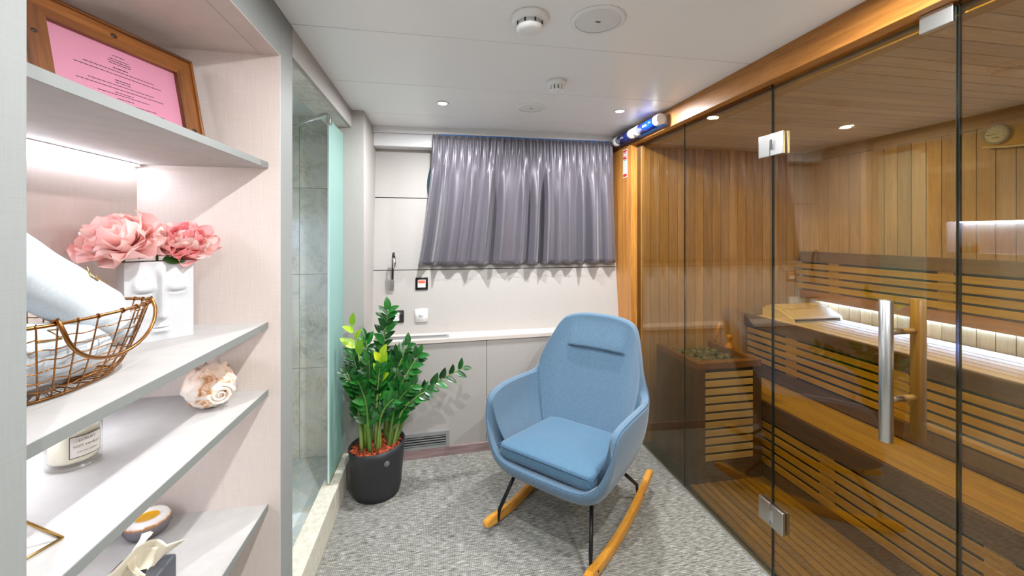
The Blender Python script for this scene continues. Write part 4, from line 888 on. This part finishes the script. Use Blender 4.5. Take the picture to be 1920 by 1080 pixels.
def peony(c, axis, R, npet, mats, label, seed):
    r_ = random.Random(seed); t = empty('peony', c); tag(t, label, 'flower', 'peonies in the face vase')
    ms = [petal_mesh('petal', .023, [1.9, 1.5, 1.2, 1.7, .9][i], 1.2, seed+i, M[mats[i % len(mats)]]) for i in range(5)]
    az = Vector(axis).normalized(); ax = az.orthogonal().normalized(); ay = az.cross(ax)
    for k in range(npet):
        f = (k+.5)/npet; el = math.radians(82-118*f**.85)+r_.uniform(-.12, .12); a = k*2.39996+r_.uniform(-.2, .2)
        d_ = (ax*math.cos(a)+ay*math.sin(a))*math.cos(el)+az*math.sin(el); inn = (az*math.cos(el)-(ax*math.cos(a)+ay*math.sin(a))*math.sin(el)).normalized()
        xa = d_.cross(inn).normalized(); sz = R*(.72+.42*f)/.05*r_.uniform(.85, 1.08); p = d_*R*.12
        m_ = Matrix(((xa.x, d_.x, inn.x, p.x), (xa.y, d_.y, inn.y, p.y), (xa.z, d_.z, inn.z, p.z), (0, 0, 0, 1))) @ Matrix.Rotation(r_.uniform(-.35, .35), 4, 'Y') @ Matrix.Scale(sz, 4)
        o = bpy.data.objects.new('petal', r_.choice(ms)); COL.objects.link(o); o.parent = t; o.matrix_basis = m_
    sp_ = az*R*.62; lathe('stamens', [(0, .006), (.006, .004), (.008, 0), (0, -.006)], M['stamen'], sp_, t, True, n=12)
    bot_ = Vector((0, 0, S2+.150-c[2])); mid_ = bot_*.6
    tube('stalk', [Vector((0, 0, 0)), mid_, bot_], .0035, M['stem'], t, True, n=6)
peony((-.845, 1.25, S2+.270), (-.15, -.55, .75), .072, 58, ['petal', 'petal_pale', 'petal'], 'large pale pink peony at the left of the vase', 40)
peony((-.805, 1.315, S2+.262), (.05, -.5, .8), .054, 40, ['petal_pale', 'petal'], 'small blush peony in the middle of the vase', 60)
peony((-.755, 1.350, S2+.265), (.45, -.5, .65), .060, 50, ['petal_deep', 'petal_pale', 'petal'], 'deep pink peony at the right of the vase', 80)
LG = leaf_mesh('leaf', .3, .2, .1, M['leaf'])
for i, (p, d_, sz) in enumerate((((-.775, 1.285, S2+.228), (.55, .35, -.05), .055), ((-.735, 1.335, S2+.226), (.7, .2, .02), .03))):
    d_ = Vector(d_).normalized(); za = Vector((.2, -.75, .6)); xa = d_.cross(za).normalized(); za = xa.cross(d_)
    o = bpy.data.objects.new('peony_leaf', LG); COL.objects.link(o); tag(o, ['large green leaf hanging over the vase rim', 'small green leaf at the right corner of the vase'][i], 'leaf', 'leaves among the peonies')
    o.matrix_basis = Matrix(((xa.x, d_.x, za.x, p[0]), (xa.y, d_.y, za.y, p[1]), (xa.z, d_.z, za.z, p[2]), (0, 0, 0, 1))) @ Matrix.Scale(sz, 4)
# ---- wire basket
BC = Vector((-.765, .925, S2)); BT = empty('wire_basket', BC); tag(BT, 'copper wire basket with drop handle holding white towels', 'basket')
RXb, RYb, ZR = .125, .188, .140
def bpt(a, f):   # f 0 bottom .. 1 rim, relative to BC
    s_ = .62+.38*f**.65
    ca, sa = math.cos(a), math.sin(a); e = .78
    x = RXb*s_*math.copysign(abs(ca)**e, ca); y = RYb*s_*math.copysign(abs(sa)**e, sa)
    return Vector((x, y, .0035+ZR*f))
tube('rim', [bpt(2*PI*i/64, 1) for i in range(64)], .0032, M['copper'], BT, True, n=8, closed=True)
tube('base_ring', [bpt(2*PI*i/64, 0) for i in range(64)], .0026, M['copper'], BT, True, n=8, closed=True)
for k in range(1, 7): f = k/7.3; tube('wire', [bpt(2*PI*i/72, f)+Vector((0, 0, .0022*math.sin(i*1.7+k))) for i in range(72)], .0012, M['copper'], BT, True, n=5, closed=True)
NW = 34
for i in range(NW):
    a = 2*PI*(i+.3)/NW; pts = [bpt(a, 0)*.35+Vector((0, 0, .002)), bpt(a, 0)]+[bpt(a, j/8) for j in range(1, 9)]
    w0 = tube('wire', pts, .0014, M['copper'], BT, True, n=5)
    q = bpt(a, 1); bm = bmesh.new(); nr = Vector((q.x, q.y, 0)).normalized()
    bm_tube(bm, [nr*.0045*math.cos(t_*2*PI/8)+Vector((0, 0, .0045*math.sin(t_*2*PI/8))) for t_ in range(8)], .0013, 5, True); link('wire_loop', from_bm('wire_loop', bm, True), M['copper'], w0, True, q-w0.location)
def handle(a0, a1, dropz, outw):
    A, B = bpt(a0, 1), bpt(a1, 1); mid = (A+B)/2; n_ = Vector((mid.x, mid.y, 0)).normalized(); cs = []
    for i in range(25):
        f = i/24; ang = PI*f; p = mid+(A-mid)*math.cos(ang); p = p+Vector((0, 0, -dropz*math.sin(ang)**.85))+n_*outw*math.sin(ang)**.4
        cs.append(p+n_*.006)
    hk = [A+n_*-.004+Vector((0, 0, .004)), A+Vector((0, 0, .008))+n_*.003]; hk2 = [B+Vector((0, 0, .008))+n_*.003, B-n_*.004+Vector((0, 0, .004))]
    tube('handle', hk+cs+hk2, .0036, M['copper'], BT, True, n=8)
handle(math.radians(-30), math.radians(44), .088, .012); handle(math.radians(150), math.radians(224), .088, .012)
# ---- towels
def towel(name, size, M4, label, seed, bend=0.0):
    bm = bmesh.new(); bmesh.ops.create_cube(bm, size=1); bmesh.ops.subdivide_edges(bm, edges=bm.edges[:], cuts=9, use_grid_fill=True)
    from mathutils import noise
    for q in bm.verts:
        p = q.co.copy(); r = .5-.14
        cx_ = max(abs(p.y)-(.5-.22), 0)/.22 if True else 0; cz_ = max(abs(p.z)-(.5-.5), 0)/.5
        ex = max(abs(p.x)-.42, 0)/.08
        shr = 1-.0*ex
        l_ = math.hypot(cx_, cz_)
        if l_ > 1:
            q.co.y = math.copysign((.5-.22)+.22*cx_/l_, p.y) if cx_ else p.y; q.co.z = math.copysign(.5*cz_/l_, p.z)
        q.co.x *= 1-.03*ex*(abs(p.z)*2)**2
        q.co = Vector((q.co.x*size[0], q.co.y*size[1], q.co.z*size[2]))
        q.co += Vector(noise.noise_vector(q.co*22+Vector((seed, 0, 0))))*.0045
        q.co.z += bend*(q.co.x/size[0])**2
    o = link(name, from_bm(name, bm, True), M['towel']); o.matrix_basis = M4; tag(o, label, 'towel', 'towels in the wire basket'); sub(o, 1); return o
def basis(c, xd, zd):
    xd = Vector(xd).normalized(); zd = Vector(zd); yd = zd.cross(xd).normalized(); zd = xd.cross(yd)
    return Matrix(((xd.x, yd.x, zd.x, c[0]), (xd.y, yd.y, zd.y, c[1]), (xd.z, yd.z, zd.z, c[2]), (0, 0, 0, 1)))
mA = basis((-.765, .965, S2+.185), (.05, .82, -.57), (.72, .28, .45)); tA = towel('rolled_towel', (.30, .155, .075), mA, 'white folded towel with gold border leaning out of the basket', 1)
mB = basis((-.745, .86, S2+.080), (.1, .95, -.12), (.5, .1, .85)); tB = towel('rolled_towel', (.24, .105, .095), mB, 'white rolled towel lying low in the basket', 2)
zz = .0405; key = [(.03, .058), (.03, .03), (.05, .03), (.05, .045), (.085, .045)]
bmk = [(x, y, zz) for x, y in key]
tube('gold_border', bmk, .0016, M['gold'], tA, True, n=6)
tube('gold_border', [(-.02, -.03, .0485), (.02, -.03, .0485), (.02, 0, .0495), (.05, 0, .0495)], .0016, M['gold'], tB, True, n=6)
# ---- seashell
SH = empty('seashell', (-.70, 1.375, S3), math.radians(30)); tag(SH, 'knobbly white and orange seashell on the middle shelf', 'seashell')
bm = bmesh.new(); from mathutils import noise
NU, NV = 72, 36; g_ = []
for j in range(NV+1):
    v_ = PI*j/NV; row = []
    for i in range(NU):
        u_ = 2*PI*i/NU; d_ = Vector((math.sin(v_)*math.cos(u_), math.sin(v_)*math.sin(u_), math.cos(v_)))
        r = 1+.035*math.cos(7*v_+.5*u_)*math.sin(v_)
        for kb_, (ev, n_) in enumerate(((.55, 7), (.95, 10), (1.38, 12), (1.8, 11))):
            r += (.30-.05*kb_)*max(0, math.cos(n_*u_+kb_*1.3))**14*math.exp(-((v_-ev)/.09)**2)
        r += .05*noise.noise(d_*5)
        p = Vector((d_.x*.066*r, d_.y*.076*r, d_.z*.064*r)); p.z += .062
        if p.z < .004: p.z = .0
        row.append(bm.verts.new(p))
    g_.append(row)
for A, B in zip(g_, g_[1:]):
    for i in range(NU): bm.faces.new((A[i], A[(i+1) % NU], B[(i+1) % NU], B[i]))
bmesh.ops.remove_doubles(bm, verts=bm.verts, dist=.0003)
link('whorl', from_bm('whorl', bm, True), M['shell'], SH, True, (0, 0, .0008))
bm = bmesh.new(); N = 40; a_ = []
for i in range(N+1):
    f = i/N; th_ = 5.2*PI*f; rr_ = .034*(1-.86*f); a_.append(Vector((.022+rr_*math.cos(th_), -.068-.012*f, .050+rr_*.9*math.sin(th_))))
bm_tube(bm, a_, [.0065*(1-.75*i/N) for i in range(N+1)], 8); link('spire', from_bm('spire', bm, True), M['shell'], SH, True)
# ---- candle
CN = empty('scented_candle', (-.832, 1.085, S3)); tag(CN, 'cream scented candle in a clear glass tumbler', 'candle')
cr_ = .046
lathe('glass', [(0, 0), (cr_-.004, 0), (cr_, .004), (cr_, .11), (cr_-.002, .111), (cr_-.0035, .109), (cr_-.0035, .016), (cr_-.008, .012), (0, .012)], M['clear_glass'], (0, 0, .0006), CN, True, n=40)
lathe('wax', [(0, .0135), (cr_-.009, .0135), (cr_-.0042, .018), (cr_-.0042, .082), (0, .080)], M['wax'], (0, 0, .0006), CN, True, n=40)
tube('wick', [(0, 0, .079), (.001, 0, .092)], .0009, M['black_plastic'], CN, True, n=6)
bm = bmesh.new(); a0, a1 = math.radians(-62), math.radians(10); N = 14
for r_, mat_, z0, z1, nm, e in ((cr_+.0006, 'label_ink', .028, .076, 'label_border', .0), (cr_+.0010, 'label_paper', .0295, .0745, 'label', .03)):
    bm = bmesh.new(); A = [(bm.verts.new((r_*math.cos(a0+e+(a1-a0-2*e)*i/N), r_*math.sin(a0+e+(a1-a0-2*e)*i/N), z0)), bm.verts.new((r_*math.cos(a0+e+(a1-a0-2*e)*i/N), r_*math.sin(a0+e+(a1-a0-2*e)*i/N), z1))) for i in range(N+1)]
    for i in range(N): bm.faces.new((A[i][0], A[i+1][0], A[i+1][1], A[i][1]))
    lbl = link(nm, from_bm(nm, bm, True), M[mat_], CN, True)
def text_mesh(body, size, mat, name):
    cu_ = bpy.data.curves.new(name, 'FONT'); cu_.body = body; cu_.size = size; cu_.align_x = 'CENTER'; cu_.align_y = 'CENTER'; cu_.extrude = 0; cu_.resolution_u = 2
    ob = bpy.data.objects.new('tmp', cu_); COL.objects.link(ob); dg = bpy.context.evaluated_depsgraph_get(); me = bpy.data.meshes.new_from_object(ob.evaluated_get(dg)); bpy.data.objects.remove(ob); bpy.data.curves.remove(cu_)
    me.name = name; me.materials.clear(); me.materials.append(mat); return me
am_ = (a0+a1)/2; rt = cr_+.0014
for body, size, z in (('LUXURY', .0078, .066), ('SOFT VANILLA', .0072, .053), ('SCENTED CANDLE', .0042, .040)):
    me = text_mesh(body, size, M['label_ink'], 'lettering')
    for q in me.vertices: a = am_+q.co.x/rt; q.co = Vector((rt*math.cos(a), rt*math.sin(a), z+q.co.y))
    link('lettering', me, None, CN, True)
# ---- gold wire prism, bowl, tissue box
WP_ = empty('wire_ornament', (-.72, .80, S3)); tag(WP_, 'gold wire geometric ornament at the shelf edge', 'ornament')
tipw = Vector((.075, .019, .0025)); bk = [Vector((-.06, .095, .0025)), Vector((.03, -.095, .0025)), Vector((-.075, -.05, .0025))]; apex = Vector((-.025, -.02, .11))
for a, b in ((tipw, bk[0]), (tipw, bk[1]), (bk[0], bk[2]), (bk[1], bk[2]), (tipw, apex), (bk[0], apex), (bk[1], apex), (bk[2], apex)): tube('wire', [a, b], .0022, M['gold'], WP_, True, n=8)
BO = empty('ceramic_bowl', (-.885, 1.405, S4)); tag(BO, 'small grey ceramic bowl with white and brown glaze rim', 'bowl')
lathe('body', [(0, 0), (.044, 0), (.058, .008), (.068, .028), (.066, .050), (.056, .064), (.042, .066), (.034, .060), (.030, .050), (0, .046)], M['glaze'], (0, 0, .0008), BO, True, n=40, scale=(.84, .84, .84))
lathe('yellow_filling', [(0, .058), (.030, .056), (.033, .0595)], M['yolk'], (0, 0, 0), BO, True, n=32, scale=(.84, .84, .84))
TBX = empty('tissue_box', (-.712, 1.075, S4), math.radians(0)); tag(TBX, 'dark grey tissue box with a cream tissue pulled out', 'tissue box')
bo_ = box('box', -.06, .06, -.06, .062, .0006, .118, M['tissue_box'], TBX, True, bev=.007, seg=3)
lathe('opening', [(0, .1182), (.038, .1182)], M['dark_void'], (0, 0, 0), TBX, True, n=24, scale=(.7, 1, 1))
for i, (sx_, rot_, hh, ln) in enumerate(((.0, .3, .075, .07), (.012, 1.5, .055, .06), (-.015, 2.4, .06, .075))):
    bm = bmesh.new(); N = 10; g_ = []; r_ = random.Random(50+i)
    for j in range(N+1):
        f = j/N; row = []
        for k in range(N+1):
            s = -1+2*k/N; p = Vector((s*ln*(.35+.65*f), .022*math.sin(3*s+i)+.028*f*math.sin(2.2*s+2*i)-.03*f*f, .112+hh*f*(1-.35*abs(s-.25))))
            p += Vector(noise.noise_vector(p*30))*.006; row.append(bm.verts.new(p))
        g_.append(row)
    for A, B in zip(g_, g_[1:]):
        for k in range(N): bm.faces.new((A[k], A[k+1], B[k+1], B[k]))
    o = link('tissue', from_bm('tissue', bm, True), M['tissue'], TBX, True, (sx_, 0, 0), (0, 0, rot_)); solid(o, .0008)
